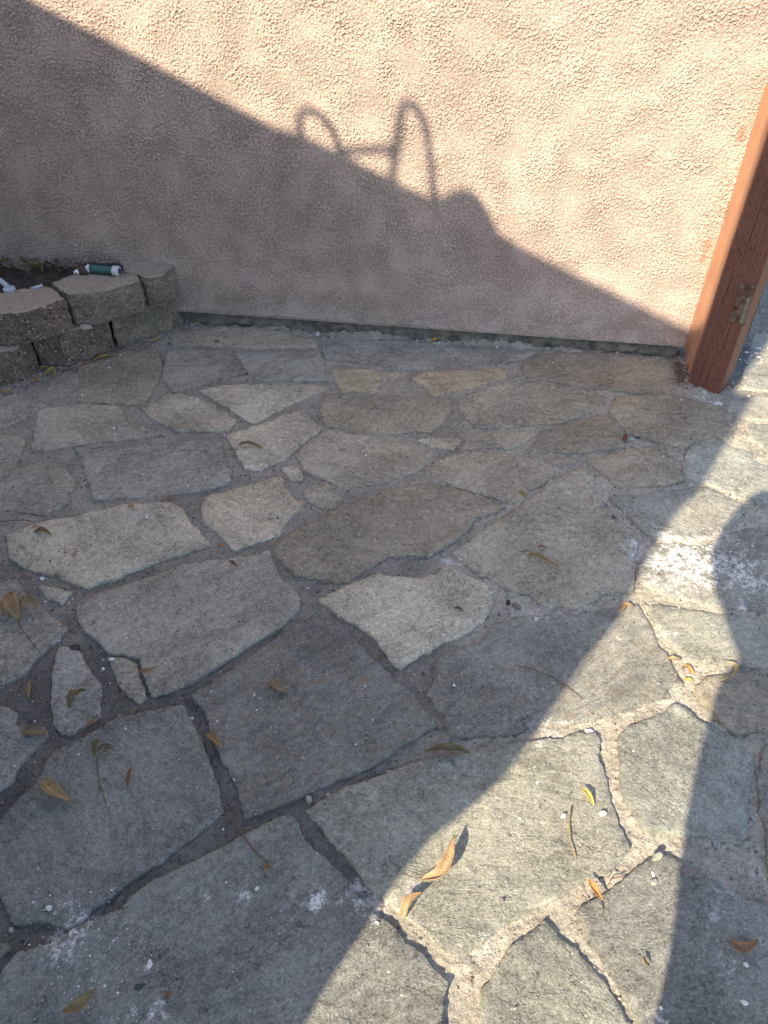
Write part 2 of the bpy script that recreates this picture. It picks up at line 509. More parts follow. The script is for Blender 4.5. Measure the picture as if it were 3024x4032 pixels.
M_BLACK = plain('black_plastic', (.022, .024, .03), .4)
M_BROWNRING = plain('brown_ring', (.075, .045, .032), .55)
M_NAVY = plain('navy_bore', (.03, .045, .16), .4)
M_TWIG = plain('twig', (.17, .10, .055), .8, 0, .3, 80)
M_CASTWALL = plain('neighbour_stucco', (.36, .37, .39), .95, 0, .15, 20, .5)
M_BLOCKER = plain('blocker_wood', (.26, .15, .09), .8, 0, .2, 30)
M_METAL = plain('dark_metal', (.08, .08, .085), .45, .6)
M_CLOTH = plain('dark_cloth', (.06, .07, .10), .95, 0, .2, 60)
M_SKIN = plain('skin', (.48, .29, .21), .6)

# ------------------------------------------------------------------ slab builder
def resample(pts, step):
    out = []
    n = len(pts)
    for i in range(n):
        a, b = np.array(pts[i]), np.array(pts[(i + 1) % n])
        k = max(1, int(round(np.linalg.norm(b - a) / step)))
        for j in range(k):
            out.append(a + (b - a) * j / k)
    return np.array(out)

def area2(p):
    x, y = p[:, 0], p[:, 1]
    return float(np.sum(x * np.roll(y, -1) - np.roll(x, -1) * y))

def normals2(p):
    t = np.roll(p, -1, 0) - np.roll(p, 1, 0)
    t /= (np.linalg.norm(t, axis=1, keepdims=True) + 1e-9)
    return np.stack([t[:, 1], -t[:, 0]], 1)           # outward for counter-clockwise

def inside(poly_, x, y):
    c = False
    n = len(poly_); j = n - 1
    for i in range(n):
        xi, yi = poly_[i]; xj, yj = poly_[j]
        if (yi > y) != (yj > y) and x < (xj - xi) * (y - yi) / (yj - yi) + xi:
            c = not c
        j = i
    return c

def slab(name, pts, z0, z1, parent, mat, color=None, step=.0075, amp=.0015, grow=0.0, chip=.002, bev=.0025,
         nz=1, face_amp=0.0, relief=1.0, tilt=(0, 0), grid=.016, seed=0, powder=False, corner=0, flat=False):
    rnd = random.Random(seed)
    p = resample(pts, step)
    if area2(p) < 0: p = p[::-1].copy()
    if corner:
        for _ in range(corner):
            p = .25 * np.roll(p, 1, 0) + .5 * p + .25 * np.roll(p, -1, 0)
    nn = normals2(p)
    e = samp(F_EDGE, p[:, 0] + seed * .37, p[:, 1] + seed * .71) + .6 * samp(F_FINE, p[:, 0], p[:, 1] + seed * .3)
    p = p + nn * (grow + amp * e)[:, None]
    nn = normals2(p)
    n = len(p)
    c = p.mean(0)
    def top_z(x, y):
        return (z1 + relief * (.0016 * samp(F_BROAD, x + seed, y) + .0011 * samp(F_MID, x * .6, y * 1.5 + seed)
                + .0004 * samp(F_FINE, x, y)) + tilt[0] * (x - c[0]) + tilt[1] * (y - c[1]))
    verts, faces = [], []
    ch = np.clip(samp(F_MID, p[:, 0] + 3, p[:, 1] + seed), 0, 2.5)
    for k in range(nz + 1):
        t = k / nz
        off = 0.0
        if face_amp:
            off = face_amp * samp(F_EDGE, p[:, 0] * 1.0 + seed + t * .10, p[:, 1] + t * .31) - (.003 * (2 * t - 1) ** 4)
            off = off * (1 if 0 < k < nz else .6)
        q = p + nn * (np.zeros(n) + off)[:, None]
        zt = top_z(p[:, 0], p[:, 1]) - bev * .8 - chip * ch * .5
        z = z0 + (zt - z0) * t
        verts += [(q[i, 0], q[i, 1], z[i]) for i in range(n)]
    for k in range(nz):
        b = k * n
        faces += [(b + i, b + (i + 1) % n, b + n + (i + 1) % n, b + n + i) for i in range(n)]
    inset = bev + chip * ch
    ring = p - nn * inset[:, None]
    r0 = len(verts)
    rz = top_z(ring[:, 0], ring[:, 1])
    verts += [(ring[i, 0], ring[i, 1], rz[i]) for i in range(n)]
    b = nz * n
    faces += [(b + i, b + (i + 1) % n, r0 + (i + 1) % n, r0 + i) for i in range(n)]
    # interior
    x0, y0 = ring.min(0); x1, y1 = ring.max(0)
    pr = [tuple(q) for q in p - nn * (inset + .006)[:, None]]
    inner = []
    yy = y0
    while yy < y1:
        xx = x0
        while xx < x1:
            a, bb = xx + rnd.uniform(-.3, .3) * grid, yy + rnd.uniform(-.3, .3) * grid
            if inside(pr, a, bb): inner.append((a, bb))
            xx += grid
        yy += grid
    vin = [Vector((float(q[0]), float(q[1]))) for q in ring] + [Vector(q) for q in inner]
    res = delaunay_2d_cdt(vin, [], [list(range(n))], 1, 1e-7)
    vo, fo, orig = res[0], res[2], res[3]
    mp = []
    for i, v in enumerate(vo):
        o = [k for k in orig[i] if k < n]
        if o: mp.append(r0 + o[0])
        else:
            mp.append(len(verts)); verts.append((v.x, v.y, float(top_z(v.x, v.y))))
    for f in fo:
        g = [mp[i] for i in f]
        if len(set(g)) > 2: faces.append(tuple(g))
    faces.append(tuple(range(n))[::-1])
    o = mesh_obj(name, verts, faces, mat, parent, True, color)
    me = o.data
    if flat:                                   # fractured sides keep their facets
        for i in range(nz * n): me.polygons[i].use_smooth = False
    if powder:
        a = me.attributes.new('powder', 'FLOAT', 'POINT')
        co = np.array(verts)
        a.data.foreach_set('value', powder_at(co[:, 0], co[:, 1]).astype(np.float32))
    return o

# ------------------------------------------------------------------ the paving
GREY = (.218, .209, .192); COOL = (.198, .197, .189); WARM = (.248, .224, .186); PALE = (.335, .305, .255)
TAN = (.295, .250, .190); DARK = (.180, .178, .170); BROWN = (.205, .186, .156); GREEN = (.226, .228, .210); MIDP = (.29, .27, .235)
STONES = [
 ('a 1090,680 1190,622 b 0,150 180,165 400,235 420,275 0,290 a 1560,775 1120,760', WARM, 0),
 ('a 1090,778 1490,790 1620,938 1290,1030 1130,1065 1050,985 1080,840', GREY, 0),
 ('a 1512,795 b 0,303 430,292 465,390 485,497 0,491 a 1622,952', GREY, 0),
 ('a 505,910 600,880 760,800 1050,800 1065,940 1030,1010 945,1155 500,1125 510,1000', BROWN, 0),
 ('b 440,235 700,215 1200,250 1220,330 1180,420 760,415 490,370 440,290', GREY, 0.1),
 ('b 1215,260 1560,275 1659,270 c 60,300 190,310 140,340 0,378 b 1659,380 1360,385 1290,320', DARK, 0),
 ('c 85,400 190,320 500,300 800,325 1030,345 1075,430 1100,570 830,578 560,540 400,515 190,478 100,450', BROWN, .1),
 ('b 495,410 1000,425 1000,510 980,578 570,568 540,520', TAN, .10),
 ('b 1030,480 1100,440 1640,395 1655,470 1440,535 1165,600 1110,540', TAN, .08),
 ('a 1300,1060 1400,1030 1640,1015 b 0,518 450,515 490,540 200,670 0,780 a 1640,1270 1520,1195 1400,1120', PALE, 0),
 ('b 460,577 800,582 1290,612 1300,680 1270,730 1160,835 1060,815 960,840 780,830 470,790 425,680', BROWN, 0),
 ('b 1310,617 1450,562 c 0,492 250,510 560,553 620,600 640,635 500,715 380,770 0,800 b 1520,800 1450,800 1380,740', WARM, .05),
 ('a 235,1200 300,1160 500,1142 780,1152 830,1210 960,1270 1080,1350 600,1400 200,1465 230,1300', GREY, 0),
 ('a 920,1180 1080,1080 1190,1075 1400,1150 1545,1260 1490,1325 1150,1330 1000,1250', MIDP, .1),
 ('a 1470,1340 1640,1292 b 0,793 300,675 380,740 440,800 430,830 270,950 200,1010 30,1085 a 1590,1565 1560,1490 1510,1420', PALE, .05),
 ('a -150,1060 0,1060 200,1080 340,1155 240,1200 0,1310 -150,1380', GREY, 0),
 ('a -150,1400 0,1345 180,1350 140,1470 80,1570 0,1640 -100,1659 -200,1500', GREY, 0),
 ('a 480,1430 840,1410 1440,1380 1470,1500 1500,1560 1510,1650 d 1380,50 980,90 610,120 575,0 a 545,1580 530,1500', GREY, .05),
 ('a 200,1530 330,1490 430,1570 490,1640 d 490,20 455,80 465,130 290,210 130,185 0,170 -120,150 -120,20 a 80,1600', GREY, 0),
 ('d 40,330 330,240 800,140 1120,125 1200,170 1240,240 1320,330 1385,410 1120,490 850,580 790,610 555,690 460,660 350,600 210,580 130,540 60,490 45,400', MIDP, .05),
 ('d 1320,90 1640,12 b 0,1170 180,1120 240,1230 340,1300 250,1370 200,1440 185,1490 0,1560 d 1520,450 1440,350 1320,250 1310,150', PALE, 0),
 ('b 175,1060 270,1045 330,1110 310,1145 240,1150', PALE, 0),
 ('b 310,1220 360,1180 480,1160 580,1260 530,1325 440,1330 340,1270', WARM, .1),
 ('b 470,812 760,850 960,890 1100,950 1170,970 1100,1080 860,1160 590,1200 440,1130 330,1090 270,980 330,900', WARM, .05),
 ('b 1060,890 1150,866 1360,870 1310,945 1180,930', PALE, .1),
 ('b 1110,1075 1200,1000 1400,950 1640,960 c 0,960 180,1010 320,1095 230,1180 150,1210 100,1280 0,1290 b 1659,1290 1500,1240 1350,1200 1180,1130', WARM, .1),
 ('b 190,1500 350,1420 620,1300 870,1200 1130,1140 1320,1200 1600,1300 1645,1322 1440,1400 1420,1460 1270,1570 e 1150,150 1000,140 880,150 720,245 610,320 490,320 260,270 200,220 140,140 b 110,1560', BROWN, .03),
 ('c 115,950 230,820 420,760 600,717 690,740 740,850 770,930 620,950 400,970 230,965', BROWN, .15),
 ('c 240,1010 380,990 460,1020 350,1060', WARM, 0),
 ('c 510,1020 760,945 980,920 1060,1030 1170,1140 1050,1180 750,1195 680,1160 580,1080', BROWN, .1),
 ('c 660,690 700,600 900,588 1100,592 1200,620 1400,650 1480,720 1500,800 1430,878 1330,868 1230,888 1150,933 1000,903 870,868 780,838 700,750', BROWN, .05),
 ('c 1040,942 1130,940 1160,1010 1100,1010 1040,970', BROWN, 0),
 ('r 770,165 960,160 1060,120 1300,150 1400,250 1400,360 1000,335 860,305 820,260', GREY, 0),
 ('r 990,352 1300,378 1350,700 1170,642 1090,557 980,485 1005,455 985,420', GREEN, .05),
 ('r 440,602 560,525 700,503 800,522 826,548 1038,615 1035,685 1300,760 1350,1200 970,1030 800,955 625,892 500,868 440,830 400,770 430,690', GREEN, .05),
 ('c 660,1245 1000,1220 1180,1195 r 610,918 780,985 930,1065 950,1130 870,1255 700,1335 560,1390 350,1382 200,1365 145,1375 c 932,1525 830,1430 740,1340 685,1290', GREY, .05),
 ('r 150,1402 350,1400 560,1415 720,1360 900,1270 1300,1250 1350,2000 930,1985 800,1955 630,1935 300,1865 60,1755 20,1700 40,1560', COOL, 0),
 ('f 880,450 1000,468 1290,500 1520,527 1800,565 1800,875 1500,862 1250,842 1180,828 1080,740 960,580', GREEN, 0),
 ('c 0,1352 250,1190 400,1090 470,1060 570,1110 570,1200 620,1290 700,1360 780,1450 860,1510 f 835,160 830,280 820,375 650,385 570,430 440,495 350,470 260,480 200,455 150,400 0,360 e 1560,300 1480,275 1280,120 1380,60 b 1640,1362', WARM, .06),
 ('e 415,430 600,330 820,250 880,270 1080,290 1220,240 1250,200 1340,240 1565,335 1560,480 1500,570 1380,660 1220,720 1060,810 955,885 880,820 800,710 740,640 660,590 560,540 480,480', PALE, 0),
 ('d 515,765 750,680 1190,540 1640,472 e 110,105 130,200 180,280 280,370 310,440 300,490 180,610 0,720 d 1450,1180 1250,1310 1090,1370 985,1400 930,1250 905,1150 800,1120 700,1115 640,1040 540,960 490,880 500,800', GREY, .08),
 ('e 380,530 450,545 540,565 700,730 900,920 1040,1050 1120,1150 1205,1245 1000,1370 830,1490 760,1530 480,1640 h 300,400 0,520 g 1590,545 1560,400 1500,240 1440,160 d 1360,1590 1330,1500 1240,1388 1320,1340 1640,1125 e 180,660', DARK, .50),
 ('d 750,1525 950,1490 1200,1440 1260,1560 g 1310,0 1350,100 1410,260 1470,490 1340,600 1060,810 900,910 690,1070 560,1180 440,1260 300,1215 80,1230 30,1130 0,1050 -120,1000 -120,640 30,480 200,330 340,95 d 640,1600', COOL, .08),
 ('h 330,480 600,320 860,240 e 860,1545 1000,1500 1110,1465 1400,1440 1600,1350 f 0,1370 180,1342 350,1337 470,1290 580,1300 610,1370 590,1450 630,1530 i 630,230 670,420 720,560 790,720 700,830 650,880 500,920 300,1040 10,1180 h 1480,1370 1320,1450 1270,1440 1150,1320 1020,1200 950,1150 750,980 640,840 480,660 400,560', GREEN, .05),
 ('h 230,500 300,570 330,680 480,800 560,880 640,990 760,1130 900,1220 1000,1330 1100,1410 1200,1520 1270,1600 1250,1700 1240,1878 1240,2100 g 0,2100 -150,2100 -150,1600 0,1540 80,1440 140,1400 350,1340 600,1200 800,1120 840,1050 1000,930 1380,750 1640,615 h 130,530', COOL, .1),
 ('h 1480,1640 1580,1500 i 10,1330 150,1250 235,1165 280,1200 330,1270 450,1350 560,1480 650,1580 740,1730 790,1834 800,2050 h 1480,2100 1470,1750', GREEN, .03),
 ('i 430,1120 470,1060 620,990 700,930 870,790 960,745 1030,745 1130,790 1250,880 1400,980 1659,1075 1750,1100 1750,2050 890,2050 840,1820 700,1600 600,1420 520,1300 470,1180', COOL, .03),
 ('f 1070,1110 1110,1105 1180,1150 1240,1210 1340,1262 1460,1330 1580,1430 1620,1500 i 1540,400 1530,650 1400,668 1170,635 900,605 860,590 770,450 710,330 710,180 700,20 f 720,1310 800,1250 1000,1170', GREEN, .05),
 ('f 1225,1000 1290,930 1420,922 1500,905 1800,930 1800,1290 1560,1300 1490,1310 1380,1220 1340,1150 1250,1070', BROWN, .1),
 ('i 1625,60 1800,20 1800,1060 1700,1030 1655,880 1648,600 1600,480 1595,300', GREY, 0),
 ('e 1120,1040 1190,940 1185,850 1225,790 1310,750 1500,690 1540,590 1640,562 f 120,540 420,520 640,480 855,445 900,530 960,640 1040,780 1100,890 1158,985 1050,1010 1075,1065 950,1100 780,1160 580,1220 420,1240 200,1250 e 1659,1320 1290,1325 1250,1260 1240,1190 1180,1130', DARK, .34),
 ('d -150,650 0,640 110,620 150,700 240,780 330,850 450,940 340,1060 230,1150 150,1250 0,1340 -150,1390', GREY, 0),
 ('d 240,670 330,665 470,710 400,795 350,770 290,740', MIDP, 0),
 ('d 380,1050 420,1060 520,1090 570,1200 620,1270 665,1310 655,1530 600,1560 450,1655 400,1640 340,1570 330,1420 340,1200', GREY, 0),
 ('d -150,1455 60,1460 120,1500 105,1580 290,1585 320,1640 g 190,120 120,200 80,290 0,345 -150,380', COOL, 0),
 ('g -150,1330 0,1330 80,1370 0,1430 -150,1440', COOL, 0),
 ('b 1395,870 1480,832 c 0,815 190,830 112,905 0,945 b 1500,920 1330,960', WARM, .05),
 ('d 690,1118 800,1122 890,1170 918,1260 960,1405 900,1440 840,1400 760,1300 722,1200', MIDP, 0),
 ('r 1040,-420 1500,-420 1500,110 1090,85 900,60', GREY, 0),
 ('r 760,-40 880,-320 1000,-420 1000,-60 860,60', (.085, .088, .092), 0),  # stone darkened to stand in for the shade beside the post
]
STONE_SHAPES = []
def joint_depth(x, y):
    d = .0066 + .0036 * (1 - sstep(1.15, 2.1, np.asarray(y, dtype=float)))
    return np.maximum(d - .002 * sstep(1.0, 1.5, np.asarray(x, dtype=float)), .0025)

WF0, WF1 = gnd('b', 0, 140), gnd('c', 900, 320)
WFN = np.array([(WF1 - WF0)[1], -(WF1 - WF0)[0]]) / np.linalg.norm(WF1 - WF0)
patio = None
def build_patio():
    global patio
    nx, ny, st = 860, 690, .005
    xs = -2.0 + np.arange(nx) * st
    ys = .10 + np.arange(ny) * st
    X, Y = np.meshgrid(xs, ys)
    Z = -joint_depth(X, Y) + .0011 * samp(F_BROAD, X, Y) + .0012 * samp(F_MID, X, Y) + .0018 * samp(F_FINE, X, Y)
    dw = (X - WF0[0]) * WFN[0] + (Y - WF0[1]) * WFN[1]       # dirt banked against the foot of the wall
    Z += np.where(X < 1.12, .010 * np.exp(-(dw / .022) ** 2) * np.clip(.6 + .6 * samp(F_BROAD, X, Y) + .25 * samp(F_MID, X, Y), 0, 2), 0)
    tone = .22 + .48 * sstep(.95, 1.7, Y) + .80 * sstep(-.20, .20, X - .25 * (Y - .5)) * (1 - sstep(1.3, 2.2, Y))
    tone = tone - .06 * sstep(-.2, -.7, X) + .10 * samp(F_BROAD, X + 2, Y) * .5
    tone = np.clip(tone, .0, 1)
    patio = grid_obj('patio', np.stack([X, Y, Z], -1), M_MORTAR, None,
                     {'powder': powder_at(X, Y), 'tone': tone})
    patio['kind'] = 'structure'
    patio['label'] = 'crazy paving of irregular grey flagstones set in sandy mortar'
    rnd = random.Random(5)
    for i, (spec, colr, rust) in enumerate(STONES):
        pts = poly(spec)
        v = rnd.uniform(.92, 1.08)
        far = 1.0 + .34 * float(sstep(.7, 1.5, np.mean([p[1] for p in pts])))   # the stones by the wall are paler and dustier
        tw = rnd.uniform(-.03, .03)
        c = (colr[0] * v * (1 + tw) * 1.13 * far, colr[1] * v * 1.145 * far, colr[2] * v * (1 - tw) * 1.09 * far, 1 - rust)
        cx = np.mean([p[0] for p in pts]); cy = np.mean([p[1] for p in pts])
        dz = rnd.uniform(-.0025, .003)
        if i == 57: dz = -.004
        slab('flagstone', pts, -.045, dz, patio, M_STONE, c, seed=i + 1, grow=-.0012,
             tilt=(rnd.uniform(-.007, .007), rnd.uniform(-.007, .007)), powder=True, amp=.0009 + .0006 * rnd.random())
        STONE_SHAPES.append((pts, dz, min(p[0] for p in pts), max(p[0] for p in pts), min(p[1] for p in pts), max(p[1] for p in pts)))
build_patio()

def surf(x, y):
    for pts, dz, x0, x1, y0, y1 in STONE_SHAPES:
        if x0 <= x <= x1 and y0 <= y <= y1 and inside(pts, x, y):
            return dz + .001, True
    return float(-joint_depth(x, y)) + .001, False

g = mesh_obj('ground', [(-60, -60, -.06), (60, -60, -.06), (60, 60, -.06), (-60, 60, -.06)], [(0, 1, 2, 3)], M_GROUND)
g['kind'] = 'structure'

# ------------------------------------------------------------------ stucco wall
wa, wb = gnd('b', 0, 140), gnd('c', 900, 320)
WD = (wb - wa) / np.linalg.norm(wb - wa)
WN = np.array([WD[1], -WD[0], 0.0])                       # towards the camera
W0 = wa + WN * .013                                       # stucco face
S_END = 1.648
def wp(s, z, off=0.0): return W0 + WD * s + WN * off + np.array([0, 0, z])

def build_wall():
    root = empty('stucco_wall', tuple(W0))
    tag(root, 'rough salmon stucco house wall, half in slanting shadow, behind the patio', 'wall')
    def local(o):
        o.parent = root; o.matrix_parent_inverse = root.matrix_world.inverted() if False else o.matrix_parent_inverse
        o.location = (-W0[0], -W0[1], -W0[2]); return o
    st = .0021
    S = np.arange(-1.35, S_END + .05, st); Zs = np.arange(.0, 1.30, st)
    SS, ZZ = np.meshgrid(S, Zs)
    zb = .056 - .0045 * sstep(.0, 1.6, SS)                # lower edge dips slightly
    ZZ = zb + ZZ
    f1 = field(11, .0090, .62, 1.0, 1.2); f2 = field(12, .0052, .40); f3 = field(13, .15)
    a = samp(f1, SS + 5, ZZ) + .42 * samp(f2, SS + 5, ZZ) + .40 * samp(f3, SS + 5, ZZ)
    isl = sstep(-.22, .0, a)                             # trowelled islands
    worn = sstep(.33, .10, ZZ) * sstep(-.35, .15, SS + .3 * samp(f3, SS, ZZ))
    amp = .0031 * (1 - .45 * worn) * (1 + .30 * samp(f3, SS + 3, ZZ + 1))
    off = amp * isl + .0010 * samp(f2, SS, ZZ) * (1 - .4 * worn) + .0006 * samp(f3, SS + 1, ZZ)
    off = off - .0035
    # slight kick where the stucco laps the screed and rounds into the board
    off += .003 * sstep(.09, .056, ZZ)
    P = W0[None, None, :] + WD[None, None, :] * SS[..., None] + WN[None, None, :] * off[..., None]
    P[..., 2] = ZZ
    paint = np.zeros(SS.shape)
    for t, x, y, rx, rz in [('q', 437, 725, .018, .030), ('q', 130, 1700, .016, .030), ('q', 95, 1810, .012, .022), ('q', 478, 350, .004, .006)]:
        p = on_plane(t, x, y, W0, WN); s0 = (p - W0) @ WD
        paint = np.maximum(paint, np.exp(-(((SS - s0) / rx) ** 2 + ((ZZ - p[2]) / rz) ** 2)))
    low = sstep(.42, .08, ZZ)
    local(grid_obj('stucco', P, M_STUCCO, root, {'hollow': 1 - isl, 'low': low, 'paint': paint}))
    # rest of the wall: above and to the left of what the relief covers, and its thickness
    mb = MB()
    def box(s0, s1, z0, z1, o0, o1):
        mb.prism([wp(s0, z0, o0), wp(s1, z0, o0), wp(s1, z0, o1), wp(s0, z0, o1)],
                 [wp(s0, z1, o0), wp(s1, z1, o0), wp(s1, z1, o1), wp(s0, z1, o1)])
    box(-3.6, -1.35, .05, 2.9, -.16, -.003); box(-1.35, S_END, 1.34, 2.9, -.16, -.003)
    box(-1.35, S_END - .002, .06, 1.34, -.16, -.012)
    o = mb.build('wall_core', M_STUCCO, root); local(o)
    FS, FZ = np.meshgrid(np.arange(-.75, S_END - .01, .006), np.arange(-.05, .056, .004))
    fo = -.016 + .0030 * samp(F_MID, FS, FZ) + .0014 * samp(F_FINE, FS, FZ) - .006 * sstep(.02, .05, FZ)
    FP = W0[None, None, :] + WD[None, None, :] * FS[..., None] + WN[None, None, :] * fo[..., None]
    FP[..., 2] = FZ
    local(grid_obj('foundation', FP, M_CONC, root))
    m = MB()
    m.prism([wp(-.75, .0525, -.012), wp(S_END, .048, -.012), wp(S_END, .048, .0025), wp(-.75, .0525, .0025)],
            [wp(-.75, .0560, -.012), wp(S_END, .0515, -.012), wp(S_END, .0515, .0025), wp(-.75, .0560, .0025)])
    local(m.build('weep_screed', M_SCREED, root))
build_wall()

# ------------------------------------------------------------------ gate post and its trim board
def build_post():
    A = gnd('D', 1487, 822); B = gnd('D', 1552, 849); C = gnd('D', 1574, 830)
    E = wp(S_END, 0)                                       # where the board meets the stucco
    LEAN = np.array([.016, 0, 1.0])
    root = empty('gate_post', tuple(A))
    tag(root, 'reddish brown painted wooden gate post with splintered foot at the right end of the wall', 'post')
    def loc(o): o.location = tuple(-A); return o
    ab = (B - A) / np.linalg.norm(B - A)
    nb = np.array([ab[1], -ab[0], 0]); nb = nb if nb[1] < 0 else -nb     # faces the viewer
    D_ = C - nb * .0 + (A - B) * .98
    top = 2.6
    def up(p, z): return p + LEAN * z - np.array([0, 0, 0])
    # post: base slightly ragged, as a subdivided prism
    ring = resample([A[:2], B[:2], C[:2], (A + (C - B))[:2]], .012)
    zs = [0] + list(np.linspace(.01, 1.1, 45)) + [top]
    rnd = random.Random(3)
    V, Fc = [], []
    n = len(ring)
    for k, z in enumerate(zs):
        for i, q in enumerate(ring):
            zz = z
            if k == 0: zz = -.012 + rnd.uniform(-.004, .010)
            p = up(np.array([q[0], q[1], 0.0]), zz)
            V.append((p[0], p[1], zz))
    for k in range(len(zs) - 1):
        for i in range(n):
            Fc.append((k * n + i, k * n + (i + 1) % n, (k + 1) * n + (i + 1) % n, (k + 1) * n + i))
    Fc.append(tuple(range((len(zs) - 1) * n, len(zs) * n)))
    post = mesh_obj('post', V, Fc, M_POST, root, False); loc(post)
    # incising cuts: shallow dark slits pressed into the face
    mb = MB()
    w = np.linalg.norm(B - A)
    rnd = random.Random(8)
    for row in range(9):
        u = .010 + row * (w - .02) / 8
        z = .02 + rnd.uniform(0, .03)
        while z < 1.15:
            ln = rnd.uniform(.010, .022)
            if rnd.random() < .78 and not (.06 < u < .115 and .20 < z < .42):
                hw = rnd.uniform(.0006, .0013)
                o_ = rnd.uniform(-.0015, .0015)
                a0 = A + ab * (u + o_) + nb * .0003
                pts = [a0 - ab * hw * .2, a0 + ab * hw, a0 + ab * hw * .2, a0 - ab * hw]
                zz = [z, z + ln * .45, z + ln, z + ln * .55]
                q = [up(p, h) for p, h in zip(pts, zz)]
                for k in range(4): q[k][2] = zz[k]
                mb.add([tuple(v) for v in q] + [tuple(v + nb * .0004) for v in q], [(4, 5, 6, 7), (0, 1, 5, 4), (1, 2, 6, 5), (2, 3, 7, 6), (3, 0, 4, 7)])
            z += ln + rnd.uniform(.016, .034)
    # long drying cracks
    for u, z0, z1 in [(.035, .03, .16), (.062, .0, .10), (.078, .12, .30), (.045, .45, .70), (.028, .30, .42), (.052, .62, .9)]:
        a0 = A + ab * u + nb * .0003
        q = []
        for h, k in ((z0, -.0002), ((z0 + z1) / 2, .0012), (z1, .0002), ((z0 + z1) / 2, -.0008)):
            v = up(a0 + ab * k, h); v[2] = h; q.append(v)
        mb.add([tuple(v) for v in q] + [tuple(v + nb * .0005) for v in q], [(4, 5, 6, 7), (0, 1, 5, 4), (1, 2, 6, 5), (2, 3, 7, 6), (3, 0, 4, 7)])
    loc(mb.build('incised_cuts', M_CUT, root))
    # strike plate mortise: rusty plate let into the face with four screws and a pale scar
    def face(t, x, y, o=0.0):
        return on_plane(t, x, y, A + nb * .0008 + LEAN * 0, nb + np.array([0, 0, -.0])) + nb * o
    c4 = [face('k', 545, 1535), face('k', 622, 1556), face('k', 562, 1775), face('k', 476, 1742)]
    mb = MB(); mb.prism([tuple(v - nb * .002) for v in c4][::-1], [tuple(v + nb * .0012) for v in c4][::-1])
    plate = mb.build('strike_plate', M_STRIKE, root, bevel=.001); loc(plate)
    for x, y in [(582, 1568), (537, 1610), (513, 1676), (524, 1733)]:
        c = face('k', x, y, .0008)
        h = MB(); h.tube([c, c + nb * .0016], .0032, 10)
        loc(h.build('screw_hole', M_CUT, root)).parent = root
    sc = [face('k', 582, 1618), face('k', 600, 1618), face('k', 562, 1762), face('k', 536, 1752)]
    mb = MB(); mb.prism([tuple(v - nb * .001) for v in sc][::-1], [tuple(v + nb * .0026) for v in sc][::-1])
    loc(mb.build('filler_patch', plain('old_filler', (.18, .165, .125), .9, 0, .5, 120), root, bevel=.001))
    # trim board: from the stucco edge out to the post, foot split and ragged
    G = A + (E - A) / np.linalg.norm(E - A) * .017         # dark slot between board and post
    td = (G - E) / np.linalg.norm(G - E); tl = np.linalg.norm(G - E)
    tn = np.array([td[1], -td[0], 0]); tn = tn if tn[0] < 0 else -tn
    nx = 26
    V, Fc = [], []
    rnd = random.Random(12)
    foot = []
    for i in range(nx + 1):
        t = i / nx
        z = .040 * (1 - t) + .012 * t + .010 * math.sin(t * 9) + rnd.uniform(-.006, .008) + (.016 if i % 5 == 2 else 0)
        foot.append(max(z, .004))
    for side in (0, 1):
        for i in range(nx + 1):
            for z in (foot[i], 1.0, top):
                p = E + td * tl * i / nx - tn * (.022 * side) + LEAN * z; V.append((p[0], p[1], z))
    q = lambda s_, i, k: s_ * (nx + 1) * 3 + i * 3 + k
    for i in range(nx):
        for k in (0, 1):
            Fc.append((q(0, i, k), q(0, i + 1, k), q(0, i + 1, k + 1), q(0, i, k + 1)))
            Fc.append((q(1, i + 1, k), q(1, i, k), q(1, i, k + 1), q(1, i + 1, k + 1)))
        Fc.append((q(0, i, 0), q(1, i, 0), q(1, i + 1, 0), q(0, i + 1, 0)))
    for k in (0, 1):
        Fc.append((q(1, 0, k), q(0, 0, k), q(0, 0, k + 1), q(1, 0, k + 1)))
        Fc.append((q(0, nx, k), q(1, nx, k), q(1, nx, k + 1), q(0, nx, k + 1)))
    loc(mesh_obj('trim_board', V, Fc, M_TRIM, root, False))
    # splits in the board's foot
    mb = MB()
    for u, z0, z1 in [(.45, .02, .13), (.78, .01, .06), (.25, .04, .10)]:
        a0 = E + td * tl * u + tn * .0003
        qv = []
        for h, k in ((z0, .0015), ((z0 + z1) / 2, .001), (z1, 0), ((z0 + z1) / 2, -.001), (z0, -.0015)):
            v = a0 + td * k + LEAN * h; v[2] = h; qv.append(v)
        mb.add([tuple(v) for v in qv] + [tuple(v + tn * .0006) for v in qv], [(5, 6, 7, 8, 9)] + [(i, (i + 1) % 5, 5 + (i + 1) % 5, 5 + i) for i in range(5)])
    loc(mb.build('split', M_CUT, root))
    # strip set back in the slot, its shade put into the dark colour
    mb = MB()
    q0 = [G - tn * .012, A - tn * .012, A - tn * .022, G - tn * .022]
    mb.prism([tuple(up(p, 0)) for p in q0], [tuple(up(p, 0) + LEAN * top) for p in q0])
    loc(mb.build('slot_strip', plain('slot_shade', (.05, .022, .016), .8), root))
    return A, B, C, E
POST_A, POST_B, POST_C, TRIM_E = build_post()

